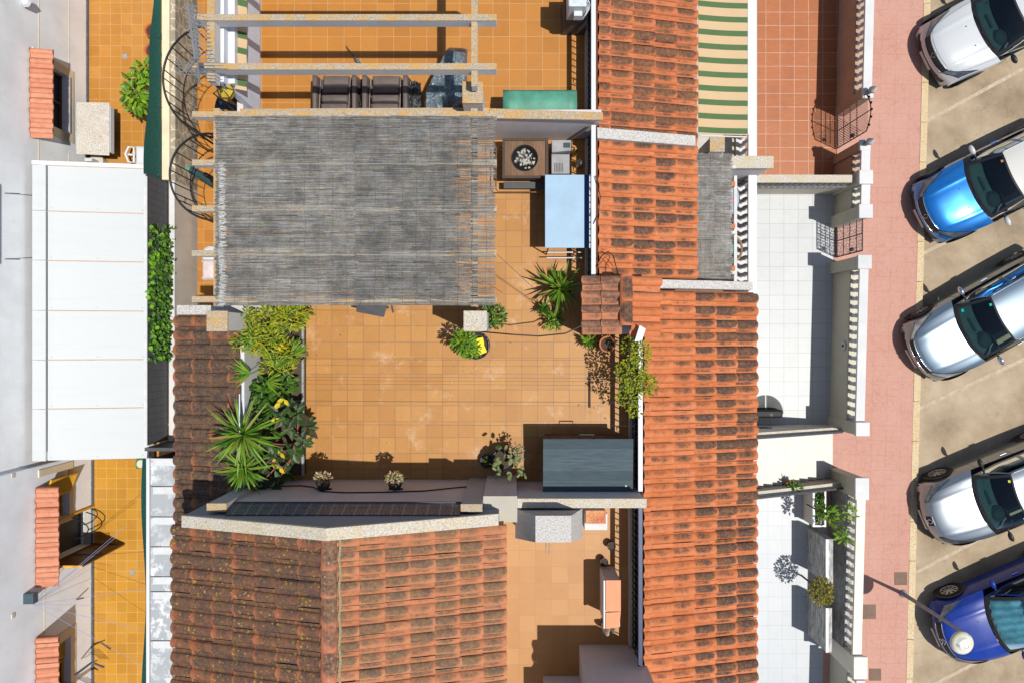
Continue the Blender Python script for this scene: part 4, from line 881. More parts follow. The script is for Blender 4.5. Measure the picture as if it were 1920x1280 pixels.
# green cabinet
t = thing('storage_chest', 'faded green chest with curved lid against the wall of the top terrace', 'chest', (.5, 4.5, 4.2))
x0, x1, y0, y1 = X(943, 5.0), X(1082, 5.0), Y(208, 5.0)-.05, Y(168, 5.0)
MB().box(x0+.03, y0+.0, 4.21, x1-.03, y1-.03, 4.86).build('body', M['dgrey'], t, bevel=.02)
m = MB(); m.grid(lambda a, b: (x0+(x1-x0)*a, y0+(y1-y0)*b-.03*(a-.5)*0, 4.88+.12*sin(pi*(.15+.7*b))), 10, 10); m.build('lid', M['teal'], t, smooth=True, solid=.025)
# storage shed
t = thing('storage_shed', 'low shed with slate blue plank lid in the corner of the middle terrace', 'shed', (1.4, -2.2, 4.2))
MB().box(.64, -2.70, 4.21, 2.17, -1.83, 5.2).build('body', plankmat('brown_grey_planks', (.13, .09, .075), .16, 0, 0, (12, 1, 1)), t)
MB().hexa([(.57, -2.765, 5.19), (2.23, -2.765, 5.19), (2.23, -1.785, 5.24), (.57, -1.785, 5.24)], [(.57, -2.765, 5.235), (2.23, -2.765, 5.235), (2.23, -1.785, 5.285), (.57, -1.785, 5.285)]).build('lid', M['plank'], t, bevel=.006)
MB().tube([(1.25, -1.80, 5.15), (1.25, -1.72, 5.17), (1.52, -1.72, 5.17), (1.52, -1.80, 5.15)], .012, 6).build('handle', M['black'], t)
MB().lathe((2.1, -2.66, 5.236), [(0, .012), (.02, .01), (.024, 0)], 10).build('knob', M['white'], t)
# blue folding table
t = thing('folding_table', 'pale blue rectangular table top with dark blue edge beside the railing', 'table', (1.0, 2.4, 4.2))
x0, x1, y0, y1 = X(1022, 5.02), X(1105, 5.02), Y(465, 5.02), Y(328, 5.02)
MB().box(x0, y0, 4.985, X(1096, 5.02), y1, 5.02).build('table_top', M['blue'], t, bevel=.005)
MB().box(X(1096, 5.02)+.002, y0, 4.97, X(1104, 5.02), y1, 5.0).build('edge_flap', M['dblue'], t)
MB().box(X(1104, 5.02)+.002, y0, 4.96, X(1107, 5.02), y1, 5.015).build('edge_trim', M['trim'], t)
for sx in (x0+.06, x1-.1):
    for sy in (y0-.0, y1-.1): MB().tube([(sx, sy, 4.98), (sx, sy-.03, 4.21)], .014, 6).build('leg', M['dgrey'], t)
for yy, zz in ((y0-.14, 4.6), (y0-.02, 4.5)): MB().tube([(x0+.05, yy, zz), (x1-.1, yy, zz)], .012, 6).build('crossbar', M['trim'], t)
# brazier table
t = thing('fire_pit_table', 'square wooden fire pit table with a round ash filled bowl', 'fire pit', (.2, 3.4, 4.2))
z = 4.75; x0, x1, y0, y1 = X(944, z), X(1026, z), Y(333, z), Y(262, z)
M['slatw'] = plankmat('aged_brown_slats', (.17, .10, .06), .21, 0, 0, (12, 1, 1))
cx, cy = X(984, z), Y(297, z); rb = .24
m = MB(); n = 32
def sq(a):
    c_, s_ = cos(a), sin(a); k = 1/max(abs(c_), abs(s_)); return ((x0+x1)/2+(x1-x0)/2*c_*k, (y0+y1)/2+(y1-y0)/2*s_*k)
for k in range(n):
    a, b = 2*pi*k/n+pi/4, 2*pi*(k+1)/n+pi/4; p, q = sq(a), sq(b)
    r1 = (cx+rb*cos(a), cy+rb*sin(a)); r2 = (cx+rb*cos(b), cy+rb*sin(b)); m.sheet([(*r1, z), (*p, z), (*q, z), (*r2, z)]); m.sheet([(*p, z), (*p, z-.05), (*q, z-.05), (*q, z)])
m.build('table_top', M['slatw'], t)
m = MB(); m.lathe((cx, cy, z-.14), [(0.02, 0), (.15, .02), (.22, .09), (.245, .15), (.255, .155), (.25, .145)], 28); m.build('bowl', M['black'], t, smooth=True)
rg = random.Random(9); m = MB()
for k in range(60):
    a, r = rg.uniform(0, 6.28), .19*sqrt(rg.random()); c = Vector((cx+r*cos(a), cy+r*sin(a), z-.11+.05*(r/.2)**2)); s = rg.uniform(.008, .03)
    m.hexa([c+Vector((rg.uniform(-s, s)+s*q[0], rg.uniform(-s, s)+s*q[1], 0)) for q in ((-1, -1), (1, -1), (1, 1), (-1, 1))], [c+Vector((s*.7*q[0], s*.7*q[1], s)) for q in ((-1, -1), (1, -1), (1, 1), (-1, 1))])
m.build('ash_and_foil', plain('ash', (.4, .38, .35), .5, .5, .8, 30), t)
m = MB()
for (a0, b0, a1, b1) in ((x0-.02, y0-.02, x1+.02, y0+.03), (x0-.02, y1-.03, x1+.02, y1+.02), (x0-.02, y0+.03, x0+.03, y1-.03), (x1-.03, y0+.03, x1+.02, y1-.03)): m.box(a0, b0, z-.12, a1, b1, z+.03)
m.build('rim', plain('dark_brown_rim', (.05, .03, .02), .5), t)
MB().box(x0+.04, y0+.04, 4.21, x1-.04, y1-.04, z-.15).build('base', M['slatw'], t)
MB().box(x0+.0, y0-.16, z-.3, x1-.02, y0-.03, z-.25).build('front_shelf', M['dgrey'], t, bevel=.006)
m = MB(); m.tube([(x0, y1-.1, 4.55), (x0-.14, y1-.1, 4.55), (x0-.15, y0-.18, 4.55), (x0-.1, y0-.24, 4.55), (x1, y0-.24, 4.55)], .013, 8); m.build('tube_rail', M['slatw'], t)
# grey cabinet, gas bottles
t = thing('grey_cabinet', 'grey plastic cabinet with a ribbed panel between the fire pit and the railing', 'cabinet', (1., 3.5, 4.2))
x0, x1, y0, y1 = X(1034, 4.7), X(1068, 4.7), Y(326, 4.7), Y(266, 4.7)
MB().box(x0, y0, 4.21, x1, y1-.24, 4.7).build('lower_part', M['grey'], t, bevel=.01)
MB().hexa([(x0, y1-.235, 4.21), (x1+.02, y1-.2, 4.21), (x1+.02, y1, 4.21), (x0, y1, 4.21)], [(x0, y1-.235, 4.82), (x1+.02, y1-.2, 4.82), (x1+.02, y1, 4.82), (x0, y1, 4.82)]).build('upper_part', M['grey'], t, bevel=.01)
MB().box(x1-.12, y1-.15, 4.822, x1-.0, y1-.06, 4.85).build('dark_panel', plain('slate_glass', (.05, .08, .09), .2), t)
m = MB()
for k in range(6): m.box(x0+.06+k*.03, y0+.03, 4.702, x0+.07+k*.03, y0+.2, 4.71)
m.build('vents', M['dgrey'], t)
for k, (u, v, c, l) in enumerate(((1078, 284, (.5, .32, .08), 'small brass coloured bottle in the shaded corner by the grey cabinet'), (1086, 305, (.45, .48, .5), 'slim pale bottle leaning against the railing below the brass one'))):
    p = P(u, v, 4.5); m = MB(); m.lathe((p.x, p.y, 4.21), [(0, 0), (.05, 0), (.055, .05), (.055, .3), (.02, .42), (.02, .5), (0, .5)], 14); m.one('bottle', plain('bottle%d' % k, c, .3, .4), l, 'bottle', smooth=True)
# three wrapped armchairs / car seats on the top terrace
M['leather'] = plain('brown_leather', (.115, .09, .082), .55, 0, .25, 4, spec=.3)
def plastic(name, c, amt=.8):
    m, t, b = newmat(name, .15, .2, .8); p = pos(t); n = noi(t, p, 9, 6, .7)
    t.links.new(ramp(t, n, [(.5, c), (.62, tuple(.12+q for q in c)), (.75, (.5, .52, .55))]), b.inputs['Base Color']); bump(t, b, n, 1., .06); return m
M['film'] = plastic('crinkled_black_plastic', (.02, .022, .025)); M['foil'] = plastic('grey_foil', (.10, .14, .16))
def cushion(m, x0, y0, x1, y1, z0, z1, r=.06, crown=.04):
    m.grid(lambda a, b: (x0+(x1-x0)*a, y0+(y1-y0)*b, z0+(z1-z0)*min(1, (min(a, 1-a)*(x1-x0)/r*2)**.5 if min(a, 1-a)*(x1-x0) < r/2 else 1, (min(b, 1-b)*(y1-y0)/r*2)**.5 if min(b, 1-b)*(y1-y0) < r/2 else 1)+crown*sin(pi*a)*sin(pi*b)), 16, 16)
    return m
def armchair(label, u0, u1, film=False):
    z = 4.75; x0, x1 = X(u0, z), X(u1, z); ya, yb_ = 4.2, 5.12; W = x1-x0
    t = thing('armchair', label, 'armchair', ((x0+x1)/2, 4.6, 4.2), 'brown leather armchairs of the top terrace')
    cushion(MB(), x0, ya, x0+W*.17, yb_, 4.25, 4.78, .08).build('armrest', M['leather'], t, smooth=True)
    cushion(MB(), x1-W*.17, ya, x1, yb_, 4.25, 4.78, .08).build('armrest', M['leather'], t, smooth=True)
    MB().box(x0+.03, ya+.03, 4.21, x1-.03, yb_-.03, 4.5).build('frame', M['leather'], t, bevel=.03)
    ys = [ya+.02, ya+.17, ya+.34, ya+.52, ya+.70, yb_-.0]; zs = [4.86, 4.82, 4.77, 4.71, 4.66]
    for k in range(5): cushion(MB(), x0+W*.2, ys[k]+.006, x1-W*.2, ys[k+1]-.006, 4.5, zs[k], .05, .025).build('cushion', M['leather'], t, smooth=True)
    m = MB()
    for s in (x0+W*.19, x1-W*.19): m.tube([(s, ys[0], 4.84), (s, ys[2], 4.79), (s, ys[5]-.02, 4.66)], .006, 5)
    m.build('piping', plain('tan_piping', (.35, .26, .2), .5), t)
    if film:
        rg = random.Random(3)
        for (a, b, c, d) in ((x1-.02, 4.22, x1+.2, 5.0), (x0-.03, 4.25, x0+.1, 5.05)):
            m = MB(); m.grid(lambda q, w_: (a+(c-a)*q, b+(d-b)*w_, 4.62+.2*noise.noise(Vector((q*3+a, w_*6, 1)))), 8, 20); m.build('loose_film', M['film'], t, smooth=True)
    return t
armchair('left brown leather armchair seen from above under the pergola beam', 583, 672); armchair('middle brown leather armchair trailing strips of plastic film', 676, 768, True)
# covered piece
t = thing('covered_armchair', 'bulky piece wrapped in crinkled black plastic beside the pergola pillar', 'wrapped furniture', (-1.2, 4.7, 4.2))
def heap(a, b):
    x = X(785, 5)+(X(874, 5)-X(785, 5))*a; y = 4.2+1.5*b; e = max(0, 1-((a-.55)/.52)**4)*max(0, 1-((b-.35)/.68)**4); cut = 1 if a > .75*b-.12 else max(0, 1-((.75*b-.12)-a)*8)
    z = 4.22+.72*(max(0, min(1, e*1.6)))**.5*cut*(1-.25*b); z += .05*noise.noise(Vector((x*7, y*7, 1)))*e+.02*noise.noise(Vector((x*20, y*20, 1)))*e; return (x, y, max(4.21, z))
MB().grid(heap, 48, 64, skip=lambda i, j: heap((i+.5)/48, (j+.5)/64)[2] < 4.26).build('plastic_cover', M['foil'], t)
m = MB(); 
def heap2(a, b):
    x = X(838, 5.3)+.38*a; y = 4.1+.42*b; return (x, y, 4.95+.3*sin(pi*a)**.5*sin(pi*b)**.5+.04*noise.noise(Vector((x*9, y*9, 3))))
m.grid(heap2, 20, 20); m.build('black_bag', M['film'], t, smooth=True)
m = MB(); 
def scrap(a, b): 
    x = X(650, 4.3)+.34*b+.14*(a-.5)*(1.5*b+.2); y = Y(88, 4.3)-.42*b-.1*(a-.5); return (x, y, 4.25+.05*noise.noise(Vector((x*14, y*14, 2)))+.04*sin(pi*a))
m.grid(scrap, 10, 14); m.one('foil_scrap', M['foil'], 'loose scrap of crinkled silver film on the orange tiles', 'plastic scrap', solid=.004)
# electrical unit at the railing
t = thing('air_unit', 'pale grey unit with coiled cables on the top terrace railing', 'outdoor unit', (1.0, 6.3, 4.2))
MB().box(X(1066, 5.6), Y(12, 5.6), 5.0, X(1100, 5.6), Y(-30, 5.6), 5.6).build('casing', plain('pale_unit', (.5, .55, .57), .4), t, bevel=.02)
MB().box(X(1076, 5.4), Y(30, 5.4), 5.2, X(1092, 5.4), Y(14, 5.4), 5.4).build('junction_box', M['lgrey'], t, bevel=.01)
MB().box(X(1060, 5.2), Y(25, 5.2), 4.21, X(1104, 5.2), Y(-30, 5.2), 4.98).build('stand', M['dgrey'], t)
m = MB()
for k in range(4): m.tube([P(1094+k*2+6*sin(a*.55), 34-k*3-5*a, 5.3+.05*sin(a+k)) for a in range(10)], .012, 6)
m.build('cables', plain('grey_cable', (.4, .42, .45), .4), t)
# cable along the south parapet and pots hanging on it
m = MB(); y = -2.715
pts = [(-4.6, 5.1), (-4.35, 4.95), (-4.0, 4.9), (-3.7, 5.05), (-3.45, 5.45), (-3.0, 5.55), (-2.2, 5.5), (-1.6, 5.4), (-1.15, 5.15), (-.85, 5.0), (-.6, 4.98)]
m.tube([(a, y, z) for a, z in pts], .012, 6); m.one('cable', M['black'], 'dark cable sagging along the shaded parapet behind the two small pots', 'cable')
M['potn'] = plain('dark_glazed_pot', (.015, .018, .03), .25, 0, .1); M['soil'] = plain('soil', (.06, .04, .025), .95)
GREEN = [(.05, .10, .01), (.12, .2, .012), (.2, .28, .02), (.3, .33, .03)]
M['leafY'] = leafmat('yellow_green_leaves', [(.07, .13, .01), (.17, .24, .012), (.3, .33, .015), (.42, .36, .015)]); M['leafG'] = leafmat('green_leaves', [(.02, .06, .008), (.05, .13, .012), (.1, .2, .02)])
M['leafI'] = leafmat('ivy_leaves', [(.008, .035, .006), (.02, .07, .008), (.06, .15, .01), (.13, .28, .015)]); M['leafD'] = leafmat('glossy_dark_leaves', [(.008, .02, .006), (.02, .05, .01), (.035, .08, .012), (.05, .03, .015)], .5, .05)
M['leafP'] = leafmat('palm_blades', [(.03, .09, .01), (.07, .18, .015), (.12, .25, .02), (.2, .3, .03), (.24, .2, .05)], .4, .2); M['leafYel'] = leafmat('yellowed_leaves', [(.5, .36, .01), (.62, .46, .02)], .4, .2)
M['leafL'] = leafmat('lemon_leaves', [(.05, .13, .01), (.12, .25, .012), (.25, .4, .02)]); M['leafOl'] = leafmat('olive_gold_leaves', [(.07, .07, .01), (.17, .15, .015), (.28, .22, .02)])
M['flow'] = leafmat('mixed_flowers', [(.06, .1, .02), (.2, .2, .03), (.45, .2, .15), (.6, .5, .4), (.1, .12, .02)]); M['stem'] = plain('stem', (.13, .09, .05), .8)
def leaf(m, p, d, n, L, W, fold=.25):
    d = d.normalized(); s = d.cross(n)
    s = s.normalized() if s.length > 1e-4 else Vector((1, 0, 0)); n = s.cross(d).normalized()
    a = p; b = p+d*L*.38+s*W/2+n*W*fold; c = p+d*L; e = p+d*L*.38-s*W/2+n*W*fold; g = p+d*L*.5; b2 = p+d*L*.7+s*W*.38+n*W*fold*.7; e2 = p+d*L*.7-s*W*.38+n*W*fold*.7
    m.add([a, b, b2, c, e2, e, g], [(0, 1, 6), (1, 2, 6), (2, 3, 6), (3, 4, 6), (4, 5, 6), (5, 0, 6)])
def blob(m, c, r, n, L, W, rg, up=.6, hollow=.5):
    c = Vector(c)
    for k in range(n):
        while True:
            q = Vector((rg.uniform(-1, 1), rg.uniform(-1, 1), rg.uniform(-1, 1)))
            if q.length <= 1 and q.length > hollow*rg.random(): break
        p = c+Vector((q.x*r[0], q.y*r[1], q.z*r[2])); d = Vector((q.x+rg.uniform(-.7, .7), q.y+rg.uniform(-.7, .7), rg.uniform(-.4, .5))); nn = Vector((rg.uniform(-.5, .5), rg.uniform(-.5, .5), up+.4)); s = rg.uniform(.6, 1.25)
        leaf(m, p, d, nn, L*s, W*s)
    return m
def sprig(m, st, a, b, rg, n, L, W, sr=.006):
    a = Vector(a); b = Vector(b); mid = (a+b)/2+Vector((rg.uniform(-.05, .05), rg.uniform(-.05, .05), .04)); st.tube([a, mid, b], [sr, sr*.8, sr*.4], 5)
    for k in range(n):
        q = (k+.5)/n; p = a.lerp(b, q) if q else a; d = (b-a).normalized()+Vector((rg.uniform(-1, 1), rg.uniform(-1, 1), rg.uniform(-.3, .4))); leaf(m, p, d, Vector((rg.uniform(-.3, .3), rg.uniform(-.3, .3), 1)), L*rg.uniform(.7, 1.2), W*rg.uniform(.7, 1.2))
def rosette(m, c, n, L, W, rg, e0=5, e1=80, droop=.4, seg=5, az=None, w0=.35):
    c = Vector(c)
    for k in range(n):
        droop_ = droop*rg.uniform(.4, 2.0); a = (az[0]+(az[1]-az[0])*rg.random()) if az else 2*pi*(k*.618)+rg.uniform(-.3, .3); e = R(rg.uniform(e0, e1)); l = L*rg.uniform(.6, 1.12)*(1-.3*(e/R(90)))
        d = Vector((cos(a)*cos(e), sin(a)*cos(e), sin(e))); s = Vector((-sin(a), cos(a), 0)); p = c.copy(); vs = []
        for q in range(seg+1):
            t_ = q/seg; w_ = W*(w0+(1-w0)*min(1, t_*4))*(1-t_**2.5)+.001; vs += [p-s*w_/2, p+s*w_/2+Vector((0, 0, 0)), p-Vector((0, 0, w_*.25))]
            d = (d-Vector((0, 0, droop_/seg*(.3+t_)))).normalized(); p = p+d*l/seg
        fs = []
        for q in range(seg): i = q*3; fs += [(i, i+3, i+5, i+2), (i+2, i+5, i+4, i+1)]
        m.add(vs, fs)
    return m
def pot(par, c, r, h, mat, soil=True):
    c = Vector(c); m = MB(); m.lathe(c, [(0, 0), (r*.7, 0), (r*.95, h*.9), (r*1.05, h*.92), (r*1.05, h), (r*.9, h), (r*.85, h*.9)], 20); o = m.build('pot', mat, par, smooth=True)
    if soil: MB().cyl((c.x, c.y, c.z+h*.86), r*.86, .01, 16).build('soil', M['soil'], par)
    return o
# hanging flower pots on the south parapet
for k, (u, lab, sd) in enumerate(((605, 'left small dark pot of pinkish flowers hanging on the shaded parapet', 1), (740, 'right small dark pot of flowers hanging on the shaded parapet', 2))):
    rg = random.Random(sd); xx = X(u, 5.35); t = thing('flower_pot', lab, 'potted plant', (xx, -2.55, 5.1), 'small pots hung on the south parapet')
    pot(t, (xx, -2.6, 5.12), .12, .2, M['potn'])
    MB().box(xx-.13, -2.73, 5.2, xx+.13, -2.70, 5.23).build('hanger', M['black'], t)
    m = MB(); blob(m, (xx, -2.5, 5.36), (.15, .12, .09), 190, .055, .028, rg, hollow=.2)
    m.build('foliage', M['flow'], t)
# west planting strip of the middle terrace
def plant(name, label, cat, loc, group=None): return thing(name, label, cat, loc, group)
rg = random.Random(12)
t = plant('yellow_green_shrub', 'broad yellow green shrub under the lower edge of the reed mat', 'shrub', (-4.3, .6, 4.3))
m = MB(); st = MB()
for (u, v, z, ru, rv, n) in ((500, 600, 5.3, .36, .26, 330), (545, 595, 5.35, .3, .22, 260), (500, 640, 5.3, .38, .24, 300), (530, 660, 5.1, .34, .26, 260), (475, 632, 5.5, .18, .3, 130), (560, 585, 5.2, .25, .1, 90), (450, 640, 5.4, .12, .16, 40), (470, 590, 5.5, .14, .1, 50), (520, 690, 5.0, .3, .18, 120)):
    c = P(u, v, z); blob(m, c, (ru, rv, .28), n, .105, .03, rg, up=.8, hollow=.3); st.tube([(c.x*.98-.05, c.y, 4.3), c], [.02, .008], 6)
m.build('foliage', M['leafY'], t); st.build('branches', M['stem'], t)
t = plant('dwarf_palm', 'green fan palm fronds between the yellow shrub and the big spiky plant', 'palm', (-4.5, -.3, 4.3))
m = MB(); st = MB()
for (u, v, z, az, L) in ((478, 652, 5.5, (R(90), R(180)), .42), (515, 690, 5.2, (R(20), R(120)), .45), (470, 700, 5.3, (R(120), R(230)), .45), (548, 665, 5.2, (R(-10), R(80)), .35), (500, 715, 5.1, (R(-60), R(40)), .4)):
    c = P(u, v, z); rosette(m, c, 26, L, .034, rg, -5, 35, .3, az=az); st.tube([(-4.45, -.3, 4.3), c], [.012, .008], 5)
m.build('fronds', M['leafP'], t); st.build('stems', M['leafG'], t)
c = P(455, 815, 5.75); t = plant('yucca', 'large spiky green yucca rosette crossing the white rail', 'yucca', (c.x, c.y, 4.3), 'green yuccas of the west side')
m = MB(); rosette(m, c, 95, .74, .052, rg, -12, 78, .35); m.build('leaves', M['leafP'], t); MB().tube([(c.x+.05, c.y, 4.3), c], .05, 8).build('trunk', M['stem'], t)
c = P(458, 878, 5.6); t = plant('yucca', 'smaller yucca rosette just below the large one beside the black shadow', 'yucca', (c.x, c.y, 4.3), 'green yuccas of the west side')
m = MB(); rosette(m, c, 70, .60, .045, rg, -10, 75, .35); m.build('leaves', M['leafP'], t); MB().tube([(c.x+.05, c.y, 4.3), c], .045, 8).build('trunk', M['stem'], t)
t = plant('ficus', 'dark glossy rubber plant with pink veined leaves and yellowed leaves at the terrace corner', 'rubber plant', (-3.9, -1.9, 4.3))
m = MB(); st = MB(); base = Vector((-4.15, -2.0, 4.35))
tips = [(560, 775, 5.2), (575, 800, 5.0), (545, 800, 5.3), (565, 830, 5.1), (550, 850, 5.1), (500, 830, 5.5), (515, 860, 5.4), (490, 885, 5.4), (480, 915, 5.3), (520, 905, 5.2), (500, 925, 5.2), (535, 885, 5.0), (465, 900, 5.5), (540, 760, 5.1), (525, 780, 5.4)]
for (u, v, z) in tips:
    e = P(u, v, z); st.tube([base, base.lerp(e, .5)+Vector((0, 0, .15)), e], [.02, .014, .006], 5)
    for k in range(9):
        a = rg.uniform(0, 6.28); leaf(m, e+Vector((rg.uniform(-.06, .06), rg.uniform(-.06, .06), rg.uniform(-.1, .03))), Vector((cos(a), sin(a), rg.uniform(-.3, .3))), Vector((rg.uniform(-.5, .5), rg.uniform(-.5, .5), 1)), rg.uniform(.16, .26), rg.uniform(.08, .12), .12)
m.build('leaves', M['leafD'], t); st.build('branches', plain('reddish_stem', (.35, .12, .08), .6), t)
m = MB()
for (u, v, s) in ((526, 755, .13), (533, 748, .13), (516, 785, .08), (526, 848, .12), (512, 868, .1), (524, 876, .13), (524, 646, .1)):
    p = P(u, v, 5.35)
    for k in range(2): a = rg.uniform(0, 6.28); leaf(m, p, Vector((cos(a), sin(a), .1)), Vector((0, 0, 1)), s*1.1, s*.6, .2)
m.build('yellow_leaves', M['leafYel'], t)
t = plant('leafy_filler', 'mid green broad leaves filling the planter between palm and rubber plant', 'shrub', (-4.4, -1.1, 4.3))
m = MB(); 
for (u, v, n) in ((500, 735, 120), (525, 720, 90), (480, 760, 80), (520, 765, 70), (500, 800, 70)): blob(m, P(u, v, 4.85), (.28, .25, .2), n, .15, .07, rg, up=1., hollow=.2)
m.build('foliage', M['leafG'], t)
MB().tube([P(449, 738, 6.0), P(449, 812, 5.95)], .012, 6).one('white_cane', M['trim'], 'thin white cane lying across the large yucca', 'cane')
t = plant('cane_pot', 'dark pot half hidden by leaves at the planter edge', 'pot', (X(565, 4.5), Y(664, 4.5), 4.2)); pot(t, (X(560, 4.6), Y(664, 4.6), 4.2), .12, .4, M['potn'])
# plants round the free pillar
t = plant('citrus_bush', 'bright green bush in a dark pot with yellow trays at the pergola pillar', 'potted bush', (X(885, 4.4), Y(650, 4.4), 4.2))
pc = Vector((X(893, 4.45), Y(647, 4.45), 4.2)); pot(t, pc, .26, .38, M['potn'])
m = MB(); blob(m, P(870, 640, 5.1), (.22, .2, .28), 300, .09, .028, rg, up=.7, hollow=.2); blob(m, P(880, 655, 4.9), (.2, .15, .2), 160, .09, .028, rg); m.build('foliage', M['leafL'], t)
M['yelp'] = plain('yellow_plastic', (.85, .62, .01), .4, 0, .05)
for (u, v, s, rz) in ((902, 655, .085, .4), (900, 640, .07, .2)):
    c = P(u, v, 4.68); pts = [(c.x+s*(cos(rz)*a-sin(rz)*b), c.y+s*(sin(rz)*a+cos(rz)*b)) for a, b in ((-1, -1), (1, -1), (1, 1), (-1, 1))]
    o = MB().prism(pts, 4.62, 4.68); o.build('yellow_tray', M['yelp'], t, bevel=.008)
t = plant('green_shrub', 'darker leafy shrub behind the pergola pillar to its right', 'shrub', (X(930, 4.5), Y(590, 4.5), 4.2))
m = MB(); blob(m, P(925, 592, 5.2), (.22, .22, .3), 260, .085, .04, rg, up=.9, hollow=.2); m.build('foliage', M['leafG'], t); MB().tube([(X(925, 4.5), Y(590, 4.5), 4.2), P(925, 592, 5.1)], .015, 6).build('stem', M['stem'], t)
# agave and friends beside the chimney
c = P(1052, 540, 4.75); t = plant('agave', 'bright spiky agave rosette left of the small tiled chimney', 'agave', (c.x, c.y, 4.2))
m = MB(); rosette(m, c, 90, .60, .045, rg, 0, 80, .3); m.build('leaves', M['leafP'], t); pot(t, (c.x, c.y, 4.2), .2, .42, M['potn'])
for (u, v, l, L, mt) in ((1040, 600, 'low spiky plant below the agave', .26, 'leafP'), (1105, 640, 'small bright rosette plant below the tiled chimney', .24, 'leafP'), (1020, 578, 'thin spiky seedling left of the agave', .2, 'leafG')):
    c = P(u, v, 4.5); t = plant('spiky_plant', l, 'potted plant', (c.x, c.y, 4.2), 'spiky plants around the tiled chimney'); m = MB(); rosette(m, c, 34, L, .04, rg, 5, 70, .3)
    if u == 1040: blob(m, c, (.2, .16, .12), 80, .1, .03, rg)
    m.build('leaves', M[mt], t); pot(t, (c.x, c.y, 4.2), .1, .25, M['potn'])
c = P(1139, 645, 4.8); t = plant('terracotta_pot', 'empty terracotta pot below the small tiled chimney', 'pot', (c.x, c.y, 4.2)); pot(t, (c.x, c.y, 4.5), .15, .3, M['terra']); MB().cyl((c.x, c.y, 4.2), .12, .3, 12).build('stand', M['dgrey'], t)
c = P(1190, 700, 5.3); t = plant('climbing_bush', 'tall yellow green bush growing over the white rail onto the bright roof', 'bush', (c.x, c.y, 4.2))
m = MB()
for (u, v, z, a, b, n) in ((1185, 700, 5.5, .3, .3, 480), (1178, 740, 5.4, .22, .25, 260), (1200, 660, 5.6, .2, .25, 240), (1190, 770, 5.3, .12, .12, 80), (1212, 720, 5.6, .16, .2, 150), (1180, 650, 5.3, .16, .2, 120)): blob(m, P(u, v, z), (a, b, .25), n, .05, .028, rg, up=.7, hollow=.3)
m.build('foliage', M['leafY'], t)
m = MB(); blob(m, P(1222, 722, 5.5), (.12, .2, .12), 120, .045, .022, rg, up=.7); m.build('foliage', M['leafOl'], t); MB().tube([(2.1, -.5, 4.2), (2.15, -.55, 4.8), P(1190, 700, 5.4)], .02, 6).build('stem', M['stem'], t)
# cactus group by the square pier
c = Vector((X(944, 4.5), Y(860, 4.5), 4.2)); t = plant('cactus_pot', 'large dark pot with a prickly pear cactus beside the square pier', 'potted cactus', (c.x, c.y, 4.2))
pot(t, c, .22, .4, M['potn']); m = MB()
def pad(m, p, d, L, W, n):
    d = d.normalized(); s = d.cross(n).normalized(); n = s.cross(d); vs = []
    for sgn in (1, -1): vs += [p+d*L*(.5-.5*cos(a*pi/5 if a <= 5 else (10-a)*pi/5))+s*W/2*sin(a*pi/5)+n*.018*sgn for a in range(10)]
    m.add(vs, [tuple(range(10)), tuple(reversed(range(10, 20)))]+[(a, 10+a, 10+(a+1) % 10, (a+1) % 10) for a in range(10)])
for k in range(26):
    u = rg.uniform(925, 985); v = rg.uniform(838, 888); a = rg.uniform(0, 6.28); pad(m, P(u, v, rg.uniform(4.7, 5.1)), Vector((cos(a), sin(a), rg.uniform(0, 1))), rg.uniform(.1, .16), rg.uniform(.06, .09), Vector((rg.uniform(-1, 1), rg.uniform(-1, 1), .6)))
m.build('foliage', leafmat('cactus', [(.06, .09, .03), (.13, .17, .06), (.2, .23, .1)], .6, 0), t)
m = MB(); blob(m, P(968, 850, 4.95), (.14, .18, .16), 150, .05, .03, rg, hollow=.2); m.build('foliage', leafmat('grey_succulent', [(.12, .12, .06), (.2, .2, .1), (.28, .2, .14)], .6, 0), t)
c = Vector((X(913, 4.4), Y(864, 4.4), 4.2)); t = plant('small_pot', 'small round dark pot left of the cactus pot', 'pot', (c.x, c.y, 4.2)); pot(t, c, .13, .2, M['potn']); m = MB(); blob(m, c+Vector((0, 0, .2)), (.07, .07, .04), 40, .04, .03, rg); m.build('moss', M['leafG'], t)
# dark chair whose back peeps out below the reed mat
t = thing('garden_chair', 'dark grey chair back showing below the reed mat', 'chair', (-2.6, .7, 4.2))
MB().hexa([P(668, 568, 5.0), P(728, 566, 5.0), P(720, 595, 5.05), P(668, 585, 5.05)], [P(668, 568, 5.03), P(728, 566, 5.03), P(720, 595, 5.08), P(668, 585, 5.08)]).build('backrest', M['dgrey'], t, bevel=.008)
MB().box(X(672, 4.65), Y(560, 4.65), 4.6, X(724, 4.65), Y(520, 4.65), 4.65).build('seat', M['dgrey'], t, bevel=.01)
for a in (673, 722):
    for b in (522, 575): MB().tube([P(a, b, 4.63), (X(a, 4.63), Y(b, 4.63), 4.21)], .014, 6).build('leg', M['dgrey'], t)
MB().tube([P(733, 566, 5.0), P(737, 586, 4.9)], .018, 6).build('armrest', M['dgrey'], t)
